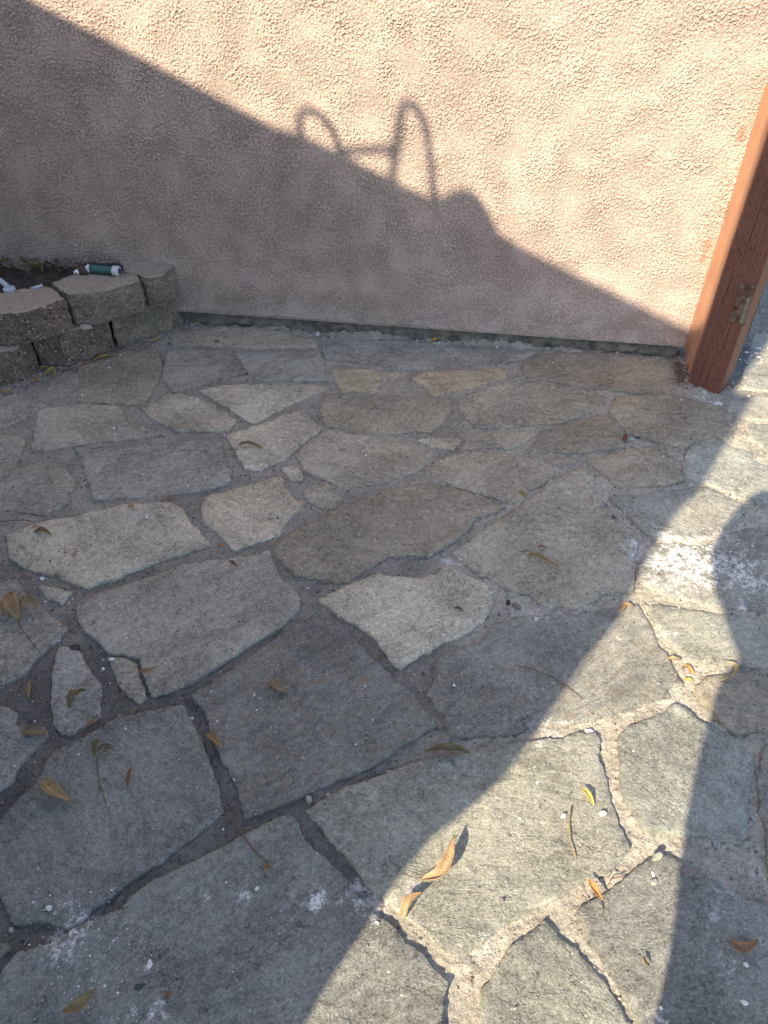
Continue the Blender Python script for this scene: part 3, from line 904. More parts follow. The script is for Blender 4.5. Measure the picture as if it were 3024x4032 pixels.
def build_gate():
    root = empty('gate_leaf', (1.36, 2.62, 0))
    tag(root, 'dark weathered gate leaf half hidden behind the post at the right edge', 'gate')
    d = np.array([.42, .91, 0]); nrm = np.array([.91, -.42, 0])
    for k in range(8):
        a, b_ = d * (k * .12), d * (k * .12 + .116)
        m = MB(); m.prism([tuple(a + (0, 0, .06)), tuple(b_ + (0, 0, .06)), tuple(b_ + nrm * .02 + (0, 0, .06)), tuple(a + nrm * .02 + (0, 0, .06))],
                          [tuple(a + (0, 0, 1.8)), tuple(b_ + (0, 0, 1.8)), tuple(b_ + nrm * .02 + (0, 0, 1.8)), tuple(a + nrm * .02 + (0, 0, 1.8))])
        m.build('board', M_GATE, root, bevel=.002)
M_GATE = wood_material('gate_wood', (.045, .035, .03))
build_gate()

# ------------------------------------------------------------------ block retaining wall and planter
ZT, ZM = .246, .124
def build_blocks():
    root = empty('garden_wall', (-1.2, 2.5, 0))
    tag(root, 'low curved planter wall of two courses of split-face concrete blocks', 'garden wall')
    def loc(o): o.location = (1.2, -2.5, 0); return o
    kw = dict(grow=-.0025, step=.008, amp=.0012, chip=.0035, bev=.003, nz=12, relief=.9, grid=.012, corner=1, flat=True)
    B1 = poly('a 430,452 290,512 150,550 0,565 -160,560 -280,500 -280,400 0,412 200,386 330,370', ZT)
    B2 = poly('a 325,352 445,443 600,432 900,347 922,332 905,300 800,285 620,282 480,302', ZT)
    B3 = poly('a 940,322 1060,314 1112,267 1141,250 1129,226 795,188 770,215 800,283 905,302', ZT)
    for nm, p, m, sd in (('block', B1, M_BLOCK_A, 101), ('block', B2, M_BLOCK_B, 102), ('block', B3, M_BLOCK_B, 103)):
        loc(slab(nm, p, ZM + .006, ZT, root, m, seed=sd, face_amp=.0020, **kw))
    back = np.array([-.06, .20])
    def low(spec):
        f = poly(spec); return f + [tuple(np.array(f[-1]) + back * .8), tuple(np.array(f[0]) + back * .8)]
    for spec, m, sd in (('a 765,772 850,752 1130,657 1188,607', M_BLOCK_B, 104),
                        ('a 262,897 440,893 700,815 752,790', M_BLOCK_A, 105),
                        ('a -200,1040 0,1022 180,987 254,903', M_BLOCK_A, 106)):
        loc(slab('block', low(spec), -.03, ZM, root, m, seed=sd, face_amp=.0020, **kw))
build_blocks()

def build_planter():
    X, Y = np.meshgrid(np.linspace(-3.2, -.95, 150), np.linspace(2.62, 3.3, 60))
    Z = .205 + .010 * samp(F_BROAD, X, Y) + .006 * samp(F_MID, X, Y)
    # keep the soil behind the blocks and in front of the wall
    o = grid_obj('soil', np.stack([X, Y, Z], -1), M_SOIL)
    o['kind'] = 'structure'; o['label'] = 'dark planter soil behind the block wall'
build_planter()

# ------------------------------------------------------------------ leaves
def leaf_mesh(spine, ratio, lift, fold, curl, seed, width=None):
    """spine: world points along the midrib; returns verts, faces, uvs"""
    rnd = random.Random(seed)
    P = [np.array(p, dtype=float) for p in spine]
    # Catmull-Rom
    Q = [2 * P[0] - P[1]] + P + [2 * P[-1] - P[-2]]
    pts = []
    seg = len(P) - 1
    N = 18
    for i in range(N + 1):
        t = i / N * seg; k = min(int(t), seg - 1); f = t - k
        a, b, c, d = Q[k], Q[k + 1], Q[k + 2], Q[k + 3]
        pts.append(.5 * ((2 * b) + (c - a) * f + (2 * a - 5 * b + 4 * c - d) * f * f + (3 * b - a - 3 * c + d) * f ** 3))
    L = sum(np.linalg.norm(pts[i + 1] - pts[i]) for i in range(N))
    W = (width or ratio * L) / 2
    nv = 7
    V, UV = [], []
    for i, p in enumerate(pts):
        t = i / N
        tan = pts[min(i + 1, N)] - pts[max(i - 1, 0)]; tan /= np.linalg.norm(tan) + 1e-9
        side = np.array([tan[1], -tan[0], 0])
        w = W * (math.sin(math.pi * min(1, max(0, t * .97 + .015))) ** .8) * (1.18 - .36 * t) * (1 + .07 * math.sin(t * 21 + seed) + rnd.uniform(-.05, .05))
        zz = lift[0] * (1 - t) ** 2 + lift[1] * t ** 2 + lift[2] * math.sin(math.pi * t)
        for j in range(nv):
            v = -1 + 2 * j / (nv - 1)
            wob = .26 * math.sin(t * 11 + seed + 2 * v) * abs(v) + .12 * math.sin(t * 27 + seed * 3) * abs(v)
            ang = fold * abs(v) + curl * v
            x = math.cos(ang) * w * v
            h = abs(math.sin(ang)) * w * abs(v) + wob * w * .35
            q = p + side * x + np.array([0, 0, zz + h + .0015])
            V.append(q); UV.append((t, .5 + v / 2))
    F_ = []
    for i in range(N):
        for j in range(nv - 1):
            F_.append((i * nv + j, i * nv + j + 1, (i + 1) * nv + j + 1, (i + 1) * nv + j))
    return V, F_, UV

def add_leaf(label, tpts, col, ratio=.34, lift=(0, .004, .006), fold=.5, curl=.0, stem=None, name='dry_leaf', z=None, group='fallen dry leaves', extra=None, width=None):
    pts = []
    for t, x, y in tpts:
        p = gnd(t, x, y, z if z is not None else 0)
        zz = surf(p[0], p[1])[0] if z is None else z
        pts.append(np.array([p[0], p[1], zz]))
    zmax = max(p[2] for p in pts)
    for p in pts: p[2] = max(p[2], zmax - .002)
    base = np.mean(pts, 0); base[2] = zmax
    seed = len(label) * 7 + int(tpts[0][1])
    V, F_, UV = leaf_mesh(pts, ratio, lift, fold, curl, seed, width)
    V = [v - base for v in V]
    if extra:                                   # second lobe of a crumpled leaf
        for e in extra:
            ep = []
            for t, x, y in e[0]:
                p = gnd(t, x, y, z if z is not None else 0); p[2] = zmax; ep.append(p)
            V2, F2, U2 = leaf_mesh(ep, e[1], e[2], e[3], e[4], seed + 3)
            b = len(V); V += [v - base for v in V2]; F_ += [tuple(i + b for i in f) for f in F2]; UV += U2
    o = mesh_obj(name, V, F_, M_LEAF, None, True, (*col, 1))
    uvl = o.data.uv_layers.new(name='blade')
    for lp in o.data.loops: uvl.data[lp.index].uv = UV[lp.vertex_index]
    m = o.modifiers.new('thickness', 'SOLIDIFY'); m.thickness = .0007; m.offset = 0
    o.location = tuple(base)
    tag(o, label, 'leaf', group)
    if stem:
        sp = []
        for t, x, y in stem:
            p = gnd(t, x, y, zmax + .002); sp.append(p - base)
        k = MB(); k.tube(sp, [.0011] * (len(sp) - 1) + [.0006], 6)
        k.build('leaf_stem', M_TWIG, o, True)
    return o

OLIVE = (.165, .125, .062); TANL = (.33, .215, .105); BRN = (.23, .125, .055); ORG = (.48, .22, .055); YEL = (.58, .40, .07)
GOLD = (.27, .185, .08); DKB = (.11, .065, .038); GRN = (.075, .085, .045); PALEL = (.42, .33, .17); RED = (.19, .065, .045)
add_leaf('rolled tan leaf like a small tube on the pale flagstone at far left', [('d', 205, 312), ('d', 280, 306)], TANL, .34, (.004, .004, .006), 2.2, 0)
add_leaf('curled olive leaf lying below the rolled tan leaf at far left', [('d', 225, 335), ('d', 280, 330), ('d', 342, 355)], OLIVE, .36, (.001, .004, .006), .9, .5)
add_leaf('big crumpled brown leaf with a long stem at the left edge', [('d', 130, 910), ('d', 120, 840), ('d', 75, 760)], TANL, .62, (.01, .022, .025), .9, .4, [('d', 110, 900), ('d', 160, 980), ('d', 270, 1125)],
         extra=[([('d', 120, 880), ('d', 190, 815), ('d', 270, 830)], .45, (.006, .014, .018), 1.0, .3), ([('d', 100, 870), ('d', 40, 860), ('d', 5, 815)], .5, (.006, .02, .014), 1.0, -.3)])
add_leaf('narrow light brown leaf lying in the wide dirt joint at the left', [('d', 180, 1405), ('d', 190, 1340), ('d', 190, 1290)], TANL, .27, fold=1.0)
add_leaf('folded olive leaf with a brown tip on the slender flagstone', [('d', 455, 1480), ('d', 490, 1420), ('d', 530, 1370)], OLIVE, .60, (.0, .008, .012), .9, .3,
         extra=[([('d', 505, 1410), ('d', 540, 1385), ('d', 575, 1385)], .5, (.01, .012, .006), .9, .3)])
add_leaf('tan curled leaf on the lower tip of the slender flagstone', [('d', 550, 1595), ('d', 610, 1575), ('d', 652, 1545)], GOLD, .45, (.002, .01, .008), .7, .3)
add_leaf('crescent brown leaf near the lower left corner of the large grey flagstone', [('d', 912, 1235), ('d', 965, 1250), ('d', 1042, 1210)], TANL, .26, (.006, .006, .004), .9, -.4)
add_leaf('small curled leaf on the joint above the two chips of white plaster', [('d', 905, 1480), ('d', 868, 1515), ('d', 885, 1550)], GOLD, .24, (.01, .004, .004), .9, .3)
add_leaf('olive leaf curled beside the pale ledge of the large grey flagstone', [('d', 770, 1405), ('d', 800, 1395), ('d', 832, 1368)], OLIVE, .45, (.001, .006, .005), .7, .2)
add_leaf('wide flat olive leaf at the left edge below the dirt joint', [('d', 150, 1625), ('d', 220, 1640), ('d', 315, 1630)], OLIVE, .42, (.003, .002, .006), .4, 0)
add_leaf('knotted olive leaf with a long thin stem on the lower left flagstone', [('g', 620, 140), ('g', 640, 90), ('g', 670, 40)], OLIVE, .55, (.0, .014, .014), 1.0, .3, [('g', 630, 140), ('g', 645, 300), ('g', 715, 510)],
         extra=[([('g', 640, 120), ('g', 690, 95), ('g', 745, 85)], .42, (.01, .008, .012), 1.0, .2)])
add_leaf('narrow brown folded leaf right of the knotted olive leaf', [('g', 835, 335), ('g', 850, 275), ('g', 858, 205)], BRN, .30, fold=1.0)
add_leaf('broad golden leaf on the lower left flagstone', [('g', 290, 300), ('g', 350, 380), ('g', 465, 430)], (.31, .21, .10), .46, (.008, .006, .012), .7, .25)
add_leaf('brown leaf lying in the joint at the left corner of the rust streaked flagstone', [('g', 1350, -10), ('g', 1400, 45), ('g', 1458, 90)], (.28, .18, .07), .42, (.004, .004, .01), .8, .2)
add_leaf('oval brown leaf in the middle of the rust streaked flagstone', [('e', 115, 960), ('e', 150, 1020), ('e', 218, 1050)], (.22, .16, .085), .44, (.004, .004, .006), .5, .1)
add_leaf('small dark brown leaf standing on edge on the large grey flagstone', [('d', 1500, 540), ('d', 1530, 560), ('d', 1560, 562)], BRN, .62, (.012, .002, .008), 1.1, .3)
add_leaf('long olive leaf bridging the joint above the sunlit flagstone', [('e', 1110, 1440), ('e', 1230, 1425), ('e', 1330, 1430), ('e', 1405, 1438)], OLIVE, .23, (.008, .004, .012), .8, -.3)
add_leaf('small dark green leaf on the pale arrow shaped flagstone', [('e', 1305, 490), ('e', 1335, 505), ('e', 1370, 525)], GRN, .36)
add_leaf('long narrow olive leaf on the warm grey flagstone left of the powder', [('f', 118, 155), ('f', 190, 172), ('f', 330, 225)], GOLD, .22, (.004, .0, .008), .8, .2)
add_leaf('brown curl half in the sun at the tip of the dark flagstone', [('f', 820, 485), ('f', 755, 485), ('f', 742, 525)], TANL, .36, (.004, .006, .006), .9, .3)
add_leaf('straw coloured leaf at the right point of the sunlit flagstone', [('f', 1036, 830), ('f', 1085, 838), ('f', 1140, 835)], PALEL, .42, (.008, .004, .008), .6, .2)
add_leaf('orange leaf in the sunny joint beside the straw coloured leaf', [('f', 1158, 850), ('f', 1185, 885), ('f', 1225, 915)], (.52, .25, .06), .36, (.004, .002, .006), .6)
add_leaf('torn yellow leaf below the orange leaf in the sunny joint', [('f', 1150, 945), ('f', 1185, 955), ('f', 1215, 968)], (.52, .36, .09), .42)
add_leaf('pale leaf curled into a ring at the shadow edge on the right', [('f', 1420, 848), ('f', 1478, 885), ('f', 1462, 945), ('f', 1378, 975)], PALEL, .16, (.006, .004, .006), 1.0, .2)
add_leaf('bright yellow leaf on the big sunlit flagstone', [('i', 460, 352), ('i', 505, 395), ('i', 545, 452)], YEL, .36, (.012, .004, .006), .7, .2)
add_leaf('large orange brown leaf curling upward on the sunlit flagstone', [('h', 1090, 945), ('h', 1200, 930), ('h', 1265, 850), ('h', 1300, 705)], (.36, .235, .13), .30, (.004, .034, .010), .75, .15)
add_leaf('brown leaf arched over the sandy joint at the shadow edge', [('h', 975, 1195), ('h', 1000, 1120), ('h', 1100, 1050)], (.33, .22, .12), .42, (.0, .02, .014), .7, .2)
add_leaf('bright orange leaf with a curved stem on the sandy joint', [('i', 505, 940), ('i', 545, 1000), ('i', 598, 1060)], ORG, .40, (.022, .010, .008), .5, .2, [('i', 598, 1050), ('i', 608, 1100), ('i', 598, 1150)])
add_leaf('small olive curled leaf on the sunlit stone at the lower right', [('i', 858, 1420), ('i', 870, 1455), ('i', 905, 1475)], OLIVE, .62, (.010, .004, .006), .9, .2)
add_leaf('thin yellowish leaf lying along the edge of the shadow at the bottom right', [('i', 1010, 1560), ('i', 995, 1600), ('i', 985, 1645)], GOLD, .28, fold=1.0)
add_leaf('brown crescent leaf lying in the shade at the bottom right', [('i', 1400, 1320), ('i', 1490, 1358), ('i', 1582, 1315)], (.25, .13, .055), .36, (.012, .012, .002), .6, -.3)
add_leaf('long brown leaf at the bottom left corner', [('g', 420, 1810), ('g', 540, 1770), ('g', 650, 1665)], (.27, .19, .085), .36, (.006, .016, .008), .7, -.3)
add_leaf('reddish brown triangular leaf scrap at the bottom left', [('g', 1085, 1715), ('g', 1105, 1700), ('g', 1130, 1685)], (.20, .075, .045), .95, fold=.2)
add_leaf('small red leaf standing on the brownish flagstones near the gate post', [('c', 762, 900), ('c', 765, 878), ('c', 772, 852)], RED, .5, (.002, .010, .004), .9, .3)
add_leaf('thin twisted leaf on the pale flagstone in the middle distance', [('a', 1560, 1435), ('a', 1620, 1425), ('b', 65, 945)], BRN, .20, (.008, .002, .008), .9, .2, [('a', 1560, 1440), ('a', 1400, 1450), ('a', 1180, 1452)])
add_leaf('small tan leaf near the upper edge of the pale flagstone at left', [('d', 830, 168), ('d', 860, 172), ('d', 885, 190)], TANL, .42)
add_leaf('small olive leaf in the joint left of the pale square flagstone', [('d', 1092, 125), ('d', 1110, 105), ('d', 1130, 85)], OLIVE, .45)
add_leaf('tiny orange leaf strip in the joint below the pale square flagstone', [('d', 1425, 400), ('d', 1445, 407), ('d', 1468, 412)], ORG, .34)
add_leaf('thin tan leaf sliver on the pale flagstone at far left', [('d', 485, 500), ('d', 492, 478), ('d', 525, 462)], TANL, .24, fold=1)
add_leaf('brown flat scrap of leaf in the joint at the far left', [('d', 132, 612), ('d', 155, 608), ('d', 182, 612)], (.24, .13, .055), .5)
add_leaf('yellowish leaf pressed under the lower course of the garden wall', [('a', 600, 870), ('a', 680, 850), ('a', 740, 842)], (.30, .24, .06), .22)
add_leaf('orange brown leaf under the middle block of the garden wall', [('a', 525, 890), ('a', 560, 885), ('a', 595, 868)], (.32, .16, .05), .4)
add_leaf('yellow green leaf curl in the dirt below the garden wall', [('a', 290, 965), ('a', 350, 935), ('a', 372, 985)], (.34, .30, .09), .24, (.006, .004, .01), 1.0)
add_leaf('olive leaf against the foot of the leftmost lower block', [('a', 250, 935), ('a', 290, 915), ('a', 330, 912)], (.26, .22, .07), .3, (.006, .002, .008), 1)
add_leaf('orange leaf fragment in the dirt at the far left', [('a', 222, 992), ('a', 240, 990), ('a', 258, 992)], (.38, .17, .05), .8)
add_leaf('brown leaf at the left edge below the garden wall', [('a', 0, 1085), ('a', 35, 1082), ('a', 80, 1075)], (.38, .21, .07), .4, (.002, .004, .008), .7)
add_leaf('tan leaf with splinters beside the corner of the garden wall', [('a', 985, 742), ('a', 1020, 728), ('a', 1058, 715)], (.38, .26, .09), .4)
add_leaf('short orange leaf at the joint between the two lower blocks', [('a', 768, 778), ('a', 785, 775), ('a', 812, 768)], (.36, .18, .05), .5)
add_leaf('dark leaf at the foot of the wall next to the garden wall', [('a', 1240, 612), ('a', 1265, 615), ('a', 1300, 616)], (.26, .20, .06), .4)
add_leaf('small yellow leaf in the dirt along the foot of the wall', [('b', 1150, 238), ('b', 1180, 232), ('b', 1212, 225)], (.46, .33, .05), .5)
add_leaf('crumpled brown leaf in the joint near the warm grey flagstone', [('c', 62, 1240), ('c', 90, 1255), ('c', 122, 1268)], (.30, .17, .06), .5, (.008, .004, .008), .8)
add_leaf('small orange leaf in the joint below the large middle flagstone', [('b', 1562, 1355), ('b', 1585, 1348), ('b', 1610, 1342)], (.48, .27, .09), .34)
add_leaf('small brown leaf on the warm grey flagstone above the long narrow one', [('f', 190, 95), ('f', 218, 102), ('f', 248, 112)], (.20, .11, .07), .38)
add_leaf('brown dry leaf at the back of the corner block of the garden wall', [('a', 815, 206), ('a', 840, 204), ('a', 864, 202)], (.33, .22, .09), .4, z=ZT + .002)
add_leaf('hooked brown leaf hanging at the end of the fallen twig', [('h', 60, 845), ('h', 95, 885), ('h', 112, 850)], GOLD, .5, (.002, .006, .008), .8, .2)
add_leaf('dark green leaf stub in the joint beside the arrow shaped flagstone', [('e', 810, 790), ('e', 830, 800), ('e', 850, 810)], OLIVE, .6)

def add_twig(label, tpts, r=.0013, col=M_TWIG):
    P = []
    for t, x, y in tpts:
        p = gnd(t, x, y); p[2] = max(surf(p[0], p[1])[0], -.001) + .003; P.append(p)
    b = P[0].copy()
    m = MB(); m.tube([p - b for p in P], [r] * (len(P) - 1) + [r * .5], 7)
    o = m.build('twig', col, None, True); o.location = tuple(b)
    return tag(o, label, 'twig', 'fallen twigs')
add_twig('bent twig lying across the joints below the rust streaked flagstone', [('g', 1495, 495), ('g', 1530, 570), ('g', 1590, 650), ('g', 1659, 750), ('h', 40, 790), ('h', 95, 830)], .0016)
add_twig('curved dry stem on the big sunlit flagstone', [('i', 405, 455), ('i', 388, 560), ('i', 395, 660), ('i', 430, 780)], .0016, plain('straw', (.32, .23, .10), .7))
add_twig('long straight twig crossing from shade into sun on the dark flagstone', [('f', 60, 868), ('f', 150, 885), ('f', 290, 940), ('f', 400, 1015), ('f', 490, 1085)], .0014)
add_twig('dark root lying on the dirt at the far left', [('d', -40, 262), ('d', 60, 252), ('d', 160, 247), ('d', 235, 262)], .0014)
add_twig('short splinter by the corner of the garden wall', [('a', 935, 742), ('a', 975, 735), ('a', 1040, 728)], .0018, plain('splinter', (.40, .36, .32), .8))
add_twig('grey stick at the foot of the middle lower block', [('a', 395, 932), ('a', 450, 918), ('a', 510, 908)], .0035, plain('weathered_stick', (.16, .15, .145), .85))
add_twig('branched straw twig on the sandy joint', [('i', 635, 950), ('i', 665, 905), ('i', 720, 895), ('i', 765, 875)], .0011)

# ------------------------------------------------------------------ larger single chips and stones
def add_chip(label, t, x, y, size, col, name='paint_chip', flat=.28, cat='chip', z=None, ang=None):
    rnd = random.Random(int(x * 13 + y))
    p = gnd(t, x, y, z or 0)
    zz = z if z is not None else surf(p[0], p[1])[0]
    n = rnd.choice((5, 6, 7))
    a0 = rnd.uniform(0, 6.28)
    st = rnd.uniform(.55, .8)
    rot = rnd.uniform(0, 3.14) if ang is None else ang
    bot, top = [], []
    for i in range(n):
        a = a0 + 6.283 * i / n + rnd.uniform(-.25, .25)
        r = size / 2 * rnd.uniform(.75, 1.1)
        x_, y_ = r * math.cos(a), r * st * math.sin(a)
        x_, y_ = x_ * math.cos(rot) - y_ * math.sin(rot), x_ * math.sin(rot) + y_ * math.cos(rot)
        bot.append((x_, y_, 0)); top.append((x_ * .82, y_ * .82, size * flat * rnd.uniform(.8, 1.2)))
    m = MB(); m.prism(bot, top)
    mat = plain('chip', col, .8, 0, .15, 150)
    o = m.build(name, mat, None, False, bevel=size * .03)
    o.location = (p[0], p[1], zz)
    o.rotation_euler = (rnd.uniform(-.15, .15), rnd.uniform(-.15, .15), 0)
    return tag(o, label, cat, 'loose chips and stones on the paving')
WHT = (.70, .69, .67); LGR = (.50, .49, .47)
add_chip('largest white paint flake below the foot of the gate post', 'p', 885, 1712, .042, (.62, .62, .59), flat=.10, ang=-.3)
add_chip('pale plaster lump touching the foot of the gate post', 'p', 672, 1540, .026, (.50, .50, .48))
add_chip('flat white chip in front of the gate post lump', 'p', 665, 1605, .016, WHT)
add_chip('grey flake left of the gate post foot', 'p', 615, 1475, .022, (.40, .40, .39))
add_chip('brown chip among the white flakes by the gate post', 'p', 405, 1470, .014, (.22, .10, .07))
add_chip('greyish shard below the largest flake near the gate post', 'p', 1060, 1840, .024, (.42, .38, .30), flat=.2)
add_chip('white flake lying on the shadow tip right of the gate post', 'p', 1362, 1592, .014, WHT)
add_chip('long white flake right of the gate post in the shade', 'p', 1515, 875, .024, WHT, flat=.12, ang=-.1)
add_chip('white flake in the shade nearest the right side of the gate post', 'p', 1330, 930, .020, WHT, flat=.12, ang=-.2)
add_chip('third white flake in the shade right of the gate post', 'p', 1470, 950, .022, WHT, flat=.12, ang=0)
add_chip('thin white sliver at the sunny edge right of the gate post', 'p', 1510, 1008, .022, WHT, flat=.1, ang=0)
add_chip('white angular chip on the left side of the large grey flagstone', 'd', 727, 1152, .016, WHT)
add_chip('white chip in the joint below the angular one', 'd', 669, 1203, .011, WHT)
add_chip('white oval chip on the pale flagstone at far left', 'd', 958, 232, .015, WHT)
add_chip('white pebble in the joint under the pale flagstone at far left', 'd', 270, 617, .017, (.62, .66, .68))
add_chip('white chip at the point of the left grey flagstone', 'd', 380, 1020, .011, WHT)
add_chip('dark slate shard in the dirt joint on the left', 'd', 485, 1068, .032, (.045, .048, .052), name='slate_shard', cat='stone', flat=.2, ang=.2)
add_chip('white chip in the joint above the knotted leaf flagstone', 'd', 1250, 1528, .012, WHT)
add_chip('white triangular chip above the powder spill at bottom left', 'g', 320, 1122, .016, WHT)
add_chip('grey stone lying in the crossing of the joints in the middle', 'h', 355, 405, .020, (.36, .34, .31), name='pebble', cat='pebble', flat=.5)
add_chip('white chip in the joint above the crossing stone', 'h', 484, 368, .011, WHT)
add_chip('white chip on the shaded flagstone left of the powder patch', 'h', 22, 1000, .012, WHT)
add_chip('white chip lying at the edge of the sunlight at bottom centre', 'h', 806, 1224, .010, WHT)
add_chip('white blob of plaster on the lower left flagstone', 'g', 980, 1493, .018, WHT, flat=.2)
add_chip('dark pointed stone chip at the bottom left', 'g', 912, 1640, .020, (.06, .065, .065), name='slate_shard', cat='stone', flat=.35)
add_chip('beige pebble at the left edge near the bottom', 'g', 66, 1255, .014, (.40, .38, .33), name='pebble', cat='pebble', flat=.5)
add_chip('cream pebble on the big sunlit flagstone left of the curved stem', 'i', 352, 515, .014, (.66, .62, .54), name='pebble', cat='pebble', flat=.5)
add_chip('cream shell like chip right of the curved stem', 'i', 600, 498, .020, (.66, .62, .55), flat=.3, ang=0)
add_chip('grey green pebble on the sandy joint at right', 'i', 948, 775, .026, (.34, .35, .28), name='pebble', cat='pebble', flat=.5)
add_chip('white chip below the sandy joint in the sun', 'i', 925, 880, .013, WHT)
add_chip('small grey stone with a shadow below the sunny white chip', 'i', 928, 935, .016, (.35, .36, .32), name='pebble', cat='pebble', flat=.5)
add_chip('brown stone at the shadow edge on the right', 'i', 1150, 862, .034, (.21, .18, .165), name='pebble', cat='pebble', flat=.18, ang=0)
add_chip('white chip near the brown crescent leaf in the shade', 'i', 1515, 1455, .014, WHT)
add_chip('white chip at the far bottom right in the shade', 'i', 1508, 1700, .015, WHT)
add_chip('white plaster blob at the top of the sandy joint in the sun', 'f', 533, 1290, .024, WHT, flat=.35, ang=0)
add_chip('blue grey pebble on the warm grey flagstone', 'f', 767, 40, .014, (.22, .24, .28), name='pebble', cat='pebble', flat=.4)
add_chip('flat grey stone in the joint right of the warm grey flagstone', 'c', 635, 1302, .024, (.13, .14, .155), name='pebble', cat='pebble', flat=.25, ang=-.1)
add_chip('dark angular stone on the upper part of the warm grey flagstone', 'c', 692, 1398, .016, (.09, .11, .135), name='pebble', cat='pebble', flat=.6)
add_chip('brown scrap in the joint at the tip of the arrow shaped flagstone', 'f', 60, 465, .030, (.20, .17, .14), flat=.25)
add_chip('dark flake beside the brown scrap', 'f', 5, 445, .022, (.05, .035, .025), flat=.4)
add_chip('white pebble in the joint of the far grey flagstone', 'b', 675, 308, .014, WHT)
add_chip('white flake against the foot of the wall', 'b', 415, 185, .026, WHT, flat=.2)
add_chip('white shell shaped flake standing at the foot of the wall', 'b', 985, 190, .026, (.55, .56, .54), flat=.5)
add_chip('white pebble on the dark flagstone under the garden wall', 'a', 716, 915, .015, WHT)
add_chip('white chip on the lower edge of the dark flagstone', 'a', 540, 1095, .013, WHT)
add_chip('small white pebble on the top of the middle block', 'a', 697, 374, .009, WHT, z=ZT + .001)
add_chip('tiny white chip near the nozzle on the middle block', 'a', 763, 318, .009, WHT, z=ZT + .001)
add_chip('reddish flat stone on the far flagstone by the wall', 'a', 1415, 742, .030, (.20, .09, .075), name='pebble', cat='pebble', flat=.15, ang=0)
add_chip('white and red shard lying on the ledge of the lower block', 'a', 562, 652, .050, (.42, .33, .30), flat=.28, ang=.2, z=ZM + .002)
add_chip('white stone on the stone near the red leaf', 'c', 810, 875, .020, (.42, .43, .40), flat=.35, ang=0)
add_chip('dark shard right of the red leaf', 'c', 850, 862, .022, (.06, .065, .08), name='slate_shard', cat='stone', flat=.3, ang=0)

# ------------------------------------------------------------------ grit nobody could count
def build_grit():
    rnd = random.Random(21)
    V, F_, C = [], [], []
    def bit(x, y, z, s, col):
        n = rnd.choice((3, 4, 5)); a0 = rnd.uniform(0, 6.28)
        b = len(V)
        e = rnd.uniform(.5, 1); h = s * rnd.uniform(.25, .6)
        ro = rnd.uniform(0, 3.14); cr, sr = math.cos(ro), math.sin(ro)
        for k, (f, zz) in enumerate(((1, 0), (.7, h))):
            for i in range(n):
                a = a0 + 6.283 * i / n + rnd.uniform(-.2, .2)
                px, py = s * .5 * f * math.cos(a), s * .5 * f * e * math.sin(a)
                V.append((x + px * cr - py * sr, y + px * sr + py * cr, z + zz)); C.append(col)
        F_.append(tuple(b + n + i for i in range(n)))
        for i in range(n): F_.append((b + i, b + (i + 1) % n, b + n + (i + 1) % n, b + n + i))
    cols = [(.80, .79, .77)] * 5 + [(.45, .43, .40)] * 3 + [(.22, .20, .18)] * 3 + [(.10, .10, .105)] * 3 + [(.26, .13, .07), (.36, .22, .09), (.20, .08, .06)]
    def spread(n, fx, smin, smax, pal=cols, joint_bias=True):
        k = 0
        while k < n:
            x, y = fx()
            z, on = surf(x, y)
            if joint_bias and on and rnd.random() < .62: continue
            s = smin + (smax - smin) * rnd.random() ** 3
            bit(x, y, z - .0005, s, rnd.choice(pal)); k += 1
    U = rnd.uniform
    spread(2700, lambda: (U(-1.45, 1.5), U(.4, 2.75)), .0018, .009)
    spread(420, lambda: (U(-1.0, -.3), U(.8, 1.6)), .0016, .008)
    def line(t0, t1, w):
        a, b = gnd(*t0), gnd(*t1)
        def f():
            t = rnd.random(); q = a + (b - a) * t; return q[0] + rnd.gauss(0, w), q[1] + rnd.gauss(0, w)
        return f
    spread(260, line(('a', 1200, 620), ('c', 1000, 345), .014), .002, .012, cols, False)
    spread(260, line(('a', 0, 1040), ('a', 760, 830), .03), .002, .010, cols, False)
    spread(120, line(('a', 760, 800), ('a', 1180, 640), .02), .002, .009, cols, False)
    spread(95, line(('p', 230, 1420), ('p', 900, 1640), .018), .003, .012, [(.62, .61, .59)] * 3 + [(.42, .41, .39)] * 5 + [(.3, .2, .15)], False)
    spread(45, line(('p', 1200, 1300), ('p', 1550, 900), .06), .003, .010, [(.80, .79, .77)] * 4 + [(.5, .49, .47)], False)
    spread(150, line(('g', 380, 1180), ('g', 640, 1400), .05), .0015, .006, [(.8, .79, .78)], False)
    spread(110, line(('g', 700, 1500), ('g', 1100, 1820), .07), .0015, .005, [(.8, .79, .78)], False)
    spread(110, line(('a', 480, 1060), ('a', 1100, 1030), .03), .002, .007, cols, False)
    spread(90, line(('d', 1150, 80), ('a', 1480, 1480), .02), .002, .007, cols, False)
    spread(90, line(('c', 560, 1250), ('c', 900, 1560), .02), .002, .008, cols[5:], False)
    spread(160, line(('r', 100, 1500), ('r', 1000, 1650), .06), .002, .007, [(.8, .79, .78)], False)
    o = mesh_obj('grit', V, F_, M_GRIT, None, False)
    a = o.data.attributes.new('tint', 'FLOAT_COLOR', 'POINT')
    a.data.foreach_set('color', np.array([(*c, 1) for c in C], dtype=np.float32).reshape(-1))
    tag(o, 'fine white and dark grit scattered over joints and stones', 'grit', kind='stuff')
build_grit()

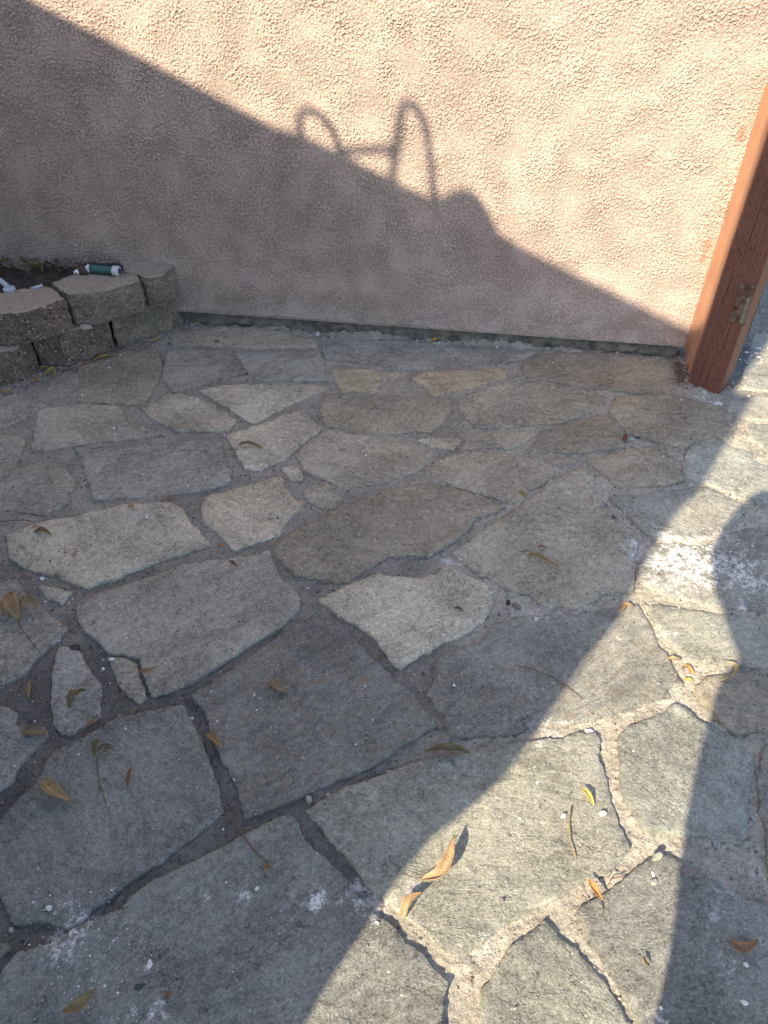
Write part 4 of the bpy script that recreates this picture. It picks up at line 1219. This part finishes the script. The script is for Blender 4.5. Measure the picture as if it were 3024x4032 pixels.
def build_litter():
    rnd = random.Random(31)
    # splinters rotting at the foot of the trim board
    m = MB()
    a, b = gnd('p', 250, 900), gnd('p', 330, 1400)
    for k in range(170):
        t = rnd.random(); q = a + (b - a) * t + np.array([rnd.gauss(0, .012), rnd.gauss(0, .012), 0])
        z = surf(q[0], q[1])[0] + rnd.uniform(0, .014) * (1 - abs(t - .3))
        an = rnd.uniform(0, 3.14); ln = rnd.uniform(.008, .028); d = np.array([math.cos(an), math.sin(an), rnd.uniform(-.2, .3)]) * ln / 2
        m.tube([q - d + (0, 0, z), q + d + (0, 0, z)], rnd.uniform(.0006, .0013), 4)
    o = m.build('wood_splinters', plain('rotten_wood', (.15, .085, .045), .95, 0, .6, 90), None)
    tag(o, 'heap of brown rotten splinters between wall and gate post', 'splinters', kind='stuff')
    # leaves and dirt in the planter
    V, F_, UVs = [], [], []
    for k in range(120):
        x, y = rnd.uniform(-2.0, -1.13), rnd.uniform(2.78, 2.93)
        an = rnd.uniform(0, 6.28); ln = rnd.uniform(.02, .06)
        d = np.array([math.cos(an), math.sin(an), 0]) * ln
        p = np.array([x, y, .212 + rnd.uniform(0, .018)])
        v, f, u = leaf_mesh([p - d / 2, p + np.array([-d[1], d[0], 0]) * rnd.uniform(-.3, .3), p + d / 2], .34, (rnd.uniform(0, .015), rnd.uniform(0, .015), .006), .9, rnd.uniform(-.4, .4), k)
        b0 = len(V); V += v; F_ += [tuple(i + b0 for i in q) for q in f]; UVs += u
    o = mesh_obj('leaf_litter', V, F_, M_LEAF, None, True, (.20, .15, .06, 1))
    l = o.data.uv_layers.new(name='blade')
    for lp in o.data.loops: l.data[lp.index].uv = UVs[lp.vertex_index]
    tag(o, 'dry leaf litter on the planter soil behind the blocks', 'leaf litter', kind='stuff')
build_litter()

# ------------------------------------------------------------------ hose nozzle and irrigation bits
def build_nozzle():
    z = ZT
    tip0 = gnd('n', 968, 585, z + .010); tip1 = gnd('n', 1040, 560, z + .014)
    r1 = gnd('n', 1125, 540, z + .018); el = gnd('n', 1180, 505, z + .022)
    g0 = gnd('n', 1190, 520, z + .020); g1 = gnd('n', 1480, 548, z + .018); g2 = gnd('n', 1560, 556, z + .018)
    base = tip0.copy(); base[2] = z
    root = empty('hose_nozzle', tuple(base))
    tag(root, 'pistol hose nozzle with teal grip and silver tip lying on the middle block', 'hose nozzle')
    def bd(m, nm, mat, par=root, sm=True):
        m.v = [tuple(np.array(v) - base) for v in m.v]
        return m.build(nm, mat, par, sm)
    L = lambda a, b, t: a + (b - a) * t
    bd(MB().tube([tip0, L(tip0, tip1, .15), L(tip0, tip1, .5), tip1], [.0065, .0082, .0115, .0135], 16), 'tip', M_CHROME)
    h = bd(MB().tube([tip0 - (tip1 - tip0) * .02, L(tip0, tip1, .1)], .0035, 10), 'tip_hole', M_BLACK)
    m = MB().tube([tip1, L(tip1, r1, .15), L(tip1, r1, .85), r1], [.0150, .0165, .0165, .0150], 18)
    ax = (r1 - tip1) / np.linalg.norm(r1 - tip1)
    ring = bd(m, 'adjusting_ring', M_BROWNRING)
    m = MB()
    e1 = np.cross(ax, [0, 0, 1]); e1 /= np.linalg.norm(e1); e2 = np.cross(ax, e1)
    for k in range(16):
        a = k * math.pi / 8; o = (e1 * math.cos(a) + e2 * math.sin(a)) * .0165
        m.tube([L(tip1, r1, .18) + o, L(tip1, r1, .82) + o], .0014, 5)
    bd(m, 'ribs', M_BROWNRING, root)
    bd(MB().tube([r1, L(r1, el, .5) , el, L(g0, g1, .05)], [.0125, .0135, .0145, .0140], 16), 'body', M_GREYPLASTIC)
    bd(MB().tube([L(g0, g1, -.03), L(g0, g1, .1), L(g0, g1, .5), L(g0, g1, .9), g1], [.0135, .0150, .0155, .0160, .0158], 18), 'grip', M_TEAL)
    bd(MB().tube([g1, L(g1, g2, .1), L(g1, g2, .85), g2], [.0165, .0185, .0185, .0165], 20), 'end_collar', M_GREYPLASTIC)
    dz = (g2 - g1) / np.linalg.norm(g2 - g1)
    bd(MB().tube([g2 - dz * .002, g2 + dz * .0012], .0112, 16), 'hose_socket', M_NAVY)
    lv = [gnd('n', 1180, 468, z + .034), gnd('n', 1260, 462, z + .030), gnd('n', 1420, 470, z + .022), gnd('n', 1540, 472, z + .018), gnd('n', 1592, 492, z + .015), gnd('n', 1592, 530, z + .012)]
    bd(MB().tube(lv, [.004, .0045, .0045, .005, .006, .005], 8), 'trigger_lever', M_BLACK)
    bd(MB().tube([gnd('n', 1175, 480, z + .03), gnd('n', 1260, 462, z + .034)], [.009, .007], 10), 'lever_pivot', M_BLACK)
build_nozzle()

def build_irrigation():
    z = ZT + .004
    a = [gnd('n', -120, 600, z + .03), gnd('n', 0, 672, z + .02), gnd('n', 60, 722, z + .012), gnd('n', 105, 770, z + .004)]
    b = a[-1].copy()
    root = empty('irrigation_emitter', tuple(b))
    tag(root, 'pale blue grey irrigation tube with a round flange at the left edge of the planter', 'irrigation tube')
    m = MB(); m.tube([p - b for p in a], [.0085, .009, .0095, .010], 12); m.build('tube', M_BLUEPLASTIC, root, True)
    m = MB(); c = gnd('n', 122, 790, z) - b; m.tube([c - np.array([0, 0, .010]), c + np.array([0, 0, .004]), c + np.array([0, 0, .007])], [.021, .021, .016], 22); m.build('flange', M_BLUEPLASTIC, root, True)
    p0, p1 = gnd('n', 400, 790, z - .004), gnd('n', 553, 742, z + .004)
    r2 = empty('plastic_tube', tuple(p0))
    tag(r2, 'short white plastic tube lying on the back edge of the left block', 'tube')
    m = MB(); m.tube([p0 - p0, (p1 - p0) * .93], .0052, 12); m.build('tube', M_BLUEPLASTIC, r2, True)
    m = MB(); m.tube([(p1 - p0) * .93, p1 - p0], [.0058, .0050], 12); m.build('tube_end', plain('white_plastic', (.8, .82, .84), .4), r2, True)
build_irrigation()

# ------------------------------------------------------------------ what stands behind the camera and throws the shadows
C_WALL = -.9
def sunpt(p, c):
    k = p @ LH - c
    q = p - LH * k
    return (float(q @ UU), float(p[2] + k * TAN_EL))
def at_plane(u, z, c, back=0.0):
    q = UU * u + LH * c + np.array([0, 0, z])
    return q - np.array([LH[0] * math.cos(SUN_EL), LH[1] * math.cos(SUN_EL), -math.sin(SUN_EL)]) * back

def build_neighbour():
    wpt = lambda t, x, y: sunpt(on_plane(t, x, y, W0, WN), C_WALL)
    gpt = lambda t, x, y: sunpt(gnd(t, x, y), C_WALL)
    top = [wpt('w', 140, 0), wpt('w', 600, 240), wpt('w', 1200, 555), wpt('s', 275, 340), wpt('s', 820, 610), wpt('s', 1070, 735), wpt('s', 1110, 712),
           wpt('s', 1150, 686), wpt('s', 1200, 666), wpt('s', 1260, 664), wpt('s', 1310, 688), wpt('s', 1365, 750), wpt('s', 1410, 830), wpt('s', 1452, 932), wpt('s', 1659, 1050), wpt('c', 1165, 150)]
    tn = POST_A - TRIM_E; tn = np.array([tn[1], -tn[0], 0]); tn /= np.linalg.norm(tn)
    top.append(sunpt(on_plane('k', 330, 1772, TRIM_E, tn), C_WALL))
    edge = [gpt('r', *q) for q in [(905, 108), (1040, 117), (1000, 230), (870, 440), (720, 650), (640, 850), (590, 930), (540, 1010), (450, 1060), (380, 1140), (300, 1250), (210, 1380), (120, 1520)]]
    edge += [gpt('f', *q) for q in [(790, 420), (740, 560), (640, 680), (560, 740), (450, 900), (380, 1020), (280, 1160), (180, 1310), (0, 1590)]]
    edge += [gpt('h', *q) for q in [(1500, 400), (1300, 560), (1150, 650), (1000, 860), (860, 1040), (720, 1260), (600, 1450), (480, 1620), (420, 1740), (350, 1878)]]
    us = [e[0] for e in edge]
    edge = edge[:2] + [(.5 * us[i] + .25 * (us[i - 1] + us[min(i + 1, len(us) - 1)]), edge[i][1]) for i in range(2, len(edge))]
    u0, z0 = top[0]
    sl = (top[2][1] - top[0][1]) / (top[2][0] - top[0][0])
    out = [(-4.6, z0 + sl * (-4.6 - u0))] + top + edge + [(edge[-1][0], -.05), (-4.6, -.05)]
    n = len(out)
    root = empty('neighbour_wall', tuple(at_plane(-2, 0, C_WALL)))
    b = np.array(root.location)
    tag(root, 'tall neighbouring wall beyond the left of the picture that shades the patio', 'wall')
    m = MB(); m.add([at_plane(u, z, C_WALL) - b for u, z in out] + [at_plane(u, z, C_WALL, .16) - b for u, z in out],
                    [tuple(range(n))[::-1], tuple(range(n, 2 * n))] + [(i, (i + 1) % n, n + (i + 1) % n, n + i) for i in range(n)])
    m.build('wall', M_CASTWALL, root)
    # added cantilever, out of view, only there to shade the post face
    ua, ub = float(POST_A @ UU) - .014, float(POST_C @ UU) + .03
    m = MB()
    zb = 2.30
    q = [UU * ua + LH * -.9, UU * ub + LH * -.9, UU * ub + LH * 1.25, UU * ua + LH * 1.25]
    m.prism([p + np.array([0, 0, zb]) - b for p in q], [p + np.array([0, 0, zb + .14]) - b for p in q])
    m.build('shade_blocker', M_BLOCKER, root)
    # bent metal rail standing on the wall head
    rail = empty('metal_rail', tuple(at_plane(-1.6, 2.9, C_WALL)))
    rb = np.array(rail.location)
    tag(rail, 'bent metal rail on the neighbouring wall whose shadow loops across the stucco', 'rail')
    W = lambda pts: [at_plane(*wpt('s', x, y), C_WALL) - rb for x, y in pts]
    for nm, pts, r in (('hoop', [(278, 360), (266, 290), (268, 240), (290, 210), (330, 203), (380, 222), (430, 270), (470, 330), (495, 400), (510, 450)], .0125),
                       ('cross_bar', [(480, 448), (600, 443), (830, 432)], .0125),
                       ('hoop', [(812, 625), (835, 490), (855, 350), (875, 205), (886, 168), (915, 160), (950, 172), (988, 222), (1020, 305), (1035, 400), (1050, 520), (1062, 640), (1072, 750)], .0130)):
        mm = MB(); mm.tube(W(pts), r, 8); mm.build(nm, M_METAL, rail, True)
build_neighbour()

def build_person():
    """the person taking the picture, just behind the lens: only the shadow shows"""
    root = empty('person', tuple(UU * .22 + LH * -.34))
    tag(root, 'person taking the picture, arms raised, whose shadow falls at the right', 'person')
    b = np.array(root.location); b[2] = 0
    J = {'pel': (.215, -.36, .95), 'wai': (.180, -.37, 1.10), 'che': (.160, -.37, 1.29), 'nek': (.16, -.35, 1.47), 'hd0': (.16, -.30, 1.55), 'hd1': (.16, -.29, 1.66),
         'lsh': (.05, -.36, 1.37), 'lel': (.15, -.33, 1.25), 'lwr': (-.125, -.14, 1.425), 'lha': (-.105, -.105, 1.50), 'lfi': (-.085, -.09, 1.65),
         'rsh': (.33, -.36, 1.38), 'rel': (.33, -.22, 1.17), 'rwr': (.02, -.17, 1.42), 'rha': (-.01, -.11, 1.54),
         'lhi': (.20, -.36, .86), 'lkn': (.23, -.32, .50), 'lan': (.23, -.36, .09), 'lto': (.25, -.22, .04),
         'rhi': (.33, -.36, .88), 'rkn': (.38, -.32, .50), 'ran': (.40, -.36, .09), 'rto': (.44, -.22, .04)}
    RAD = {'pel': .17, 'wai': .165, 'che': .165, 'nek': .06, 'hd0': .09, 'hd1': .10, 'lsh': .07, 'lel': .06, 'lwr': .065, 'lha': .085, 'lfi': .065, 'rsh': .08, 'rel': .06, 'rwr': .07,
           'rha': .08, 'lhi': .10, 'lkn': .075, 'lan': .05, 'lto': .04, 'rhi': .10, 'rkn': .075, 'ran': .05, 'rto': .04}
    ED = [('pel', 'wai'), ('wai', 'che'), ('che', 'nek'), ('nek', 'hd0'), ('hd0', 'hd1'), ('che', 'lsh'), ('lsh', 'lel'), ('lel', 'lwr'), ('lwr', 'lha'), ('lha', 'lfi'),
          ('che', 'rsh'), ('rsh', 'rel'), ('rel', 'rwr'), ('rwr', 'rha'), ('pel', 'lhi'), ('lhi', 'lkn'), ('lkn', 'lan'), ('lan', 'lto'),
          ('pel', 'rhi'), ('rhi', 'rkn'), ('rkn', 'ran'), ('ran', 'rto')]
    ks = list(J)
    me = bpy.data.meshes.new('body')
    me.from_pydata([tuple(UU * J[k][0] + LH * J[k][1] + np.array([0, 0, J[k][2]]) - b) for k in ks], [(ks.index(a), ks.index(c)) for a, c in ED], [])
    o = bpy.data.objects.new('body', me); link(o, root)
    sk = o.modifiers.new('skin', 'SKIN'); sk.use_smooth_shade = True
    for i, k in enumerate(ks):
        me.skin_vertices[0].data[i].radius = (RAD[k], RAD[k]); me.skin_vertices[0].data[i].use_root = (k == 'pel')
    ss = o.modifiers.new('sub', 'SUBSURF'); ss.levels = ss.render_levels = 2
    me.materials.append(M_CLOTH)
    # fingers of both hands closing round the phone's edges, all behind the lens
    for (hx, sx) in (((-.105, -.085, 1.53), 1), ((.005, -.10, 1.55), -1)):
        chains = []
        for k in range(4):
            z = hx[2] - .022 + k * .020
            ln = (.9, 1.0, .95, .75)[k]
            chains.append(([(hx[0] - .01 * sx, hx[1] + .005, z), (hx[0] - .016 * sx, hx[1] + .022, z + .006), (hx[0] + .002 * sx * ln, hx[1] + .030, z + .010), (hx[0] + .022 * sx * ln, hx[1] + .026, z + .012)], [.0095, .009, .008, .0065]))
        chains.append(([(hx[0], hx[1] - .01, hx[2] - .01), (hx[0] + .022 * sx, hx[1] - .012, hx[2] + .022), (hx[0] + .036 * sx, hx[1] - .008, hx[2] + .036)], [.012, .010, .0075]))
        for pts, rr in chains:
            fm = MB(); fm.tube([UU * p[0] + LH * p[1] + np.array([0, 0, p[2]]) - b for p in pts], rr, 8)
            fm.build('finger', M_SKIN, root, True)
    # the phone: its lens is where the picture is taken from
    ph = empty('phone', (0, -.006, H))
    tag(ph, 'black phone held up by the person taking the picture', 'phone')
    ax = np.array([0, CP, -SP]); upv = np.array([0, SP, CP]); rt = np.array([1, 0, 0])
    o0 = -ax * .012
    q = [rt * x + upv * y + o0 for x, y in ((-.062, -.070), (.016, -.070), (.016, .080), (-.062, .080))]
    m = MB(); m.prism([tuple(p - ax * .008) for p in q], [tuple(p) for p in q]); m.build('case', M_BLACK, ph, bevel=.003)
build_person()
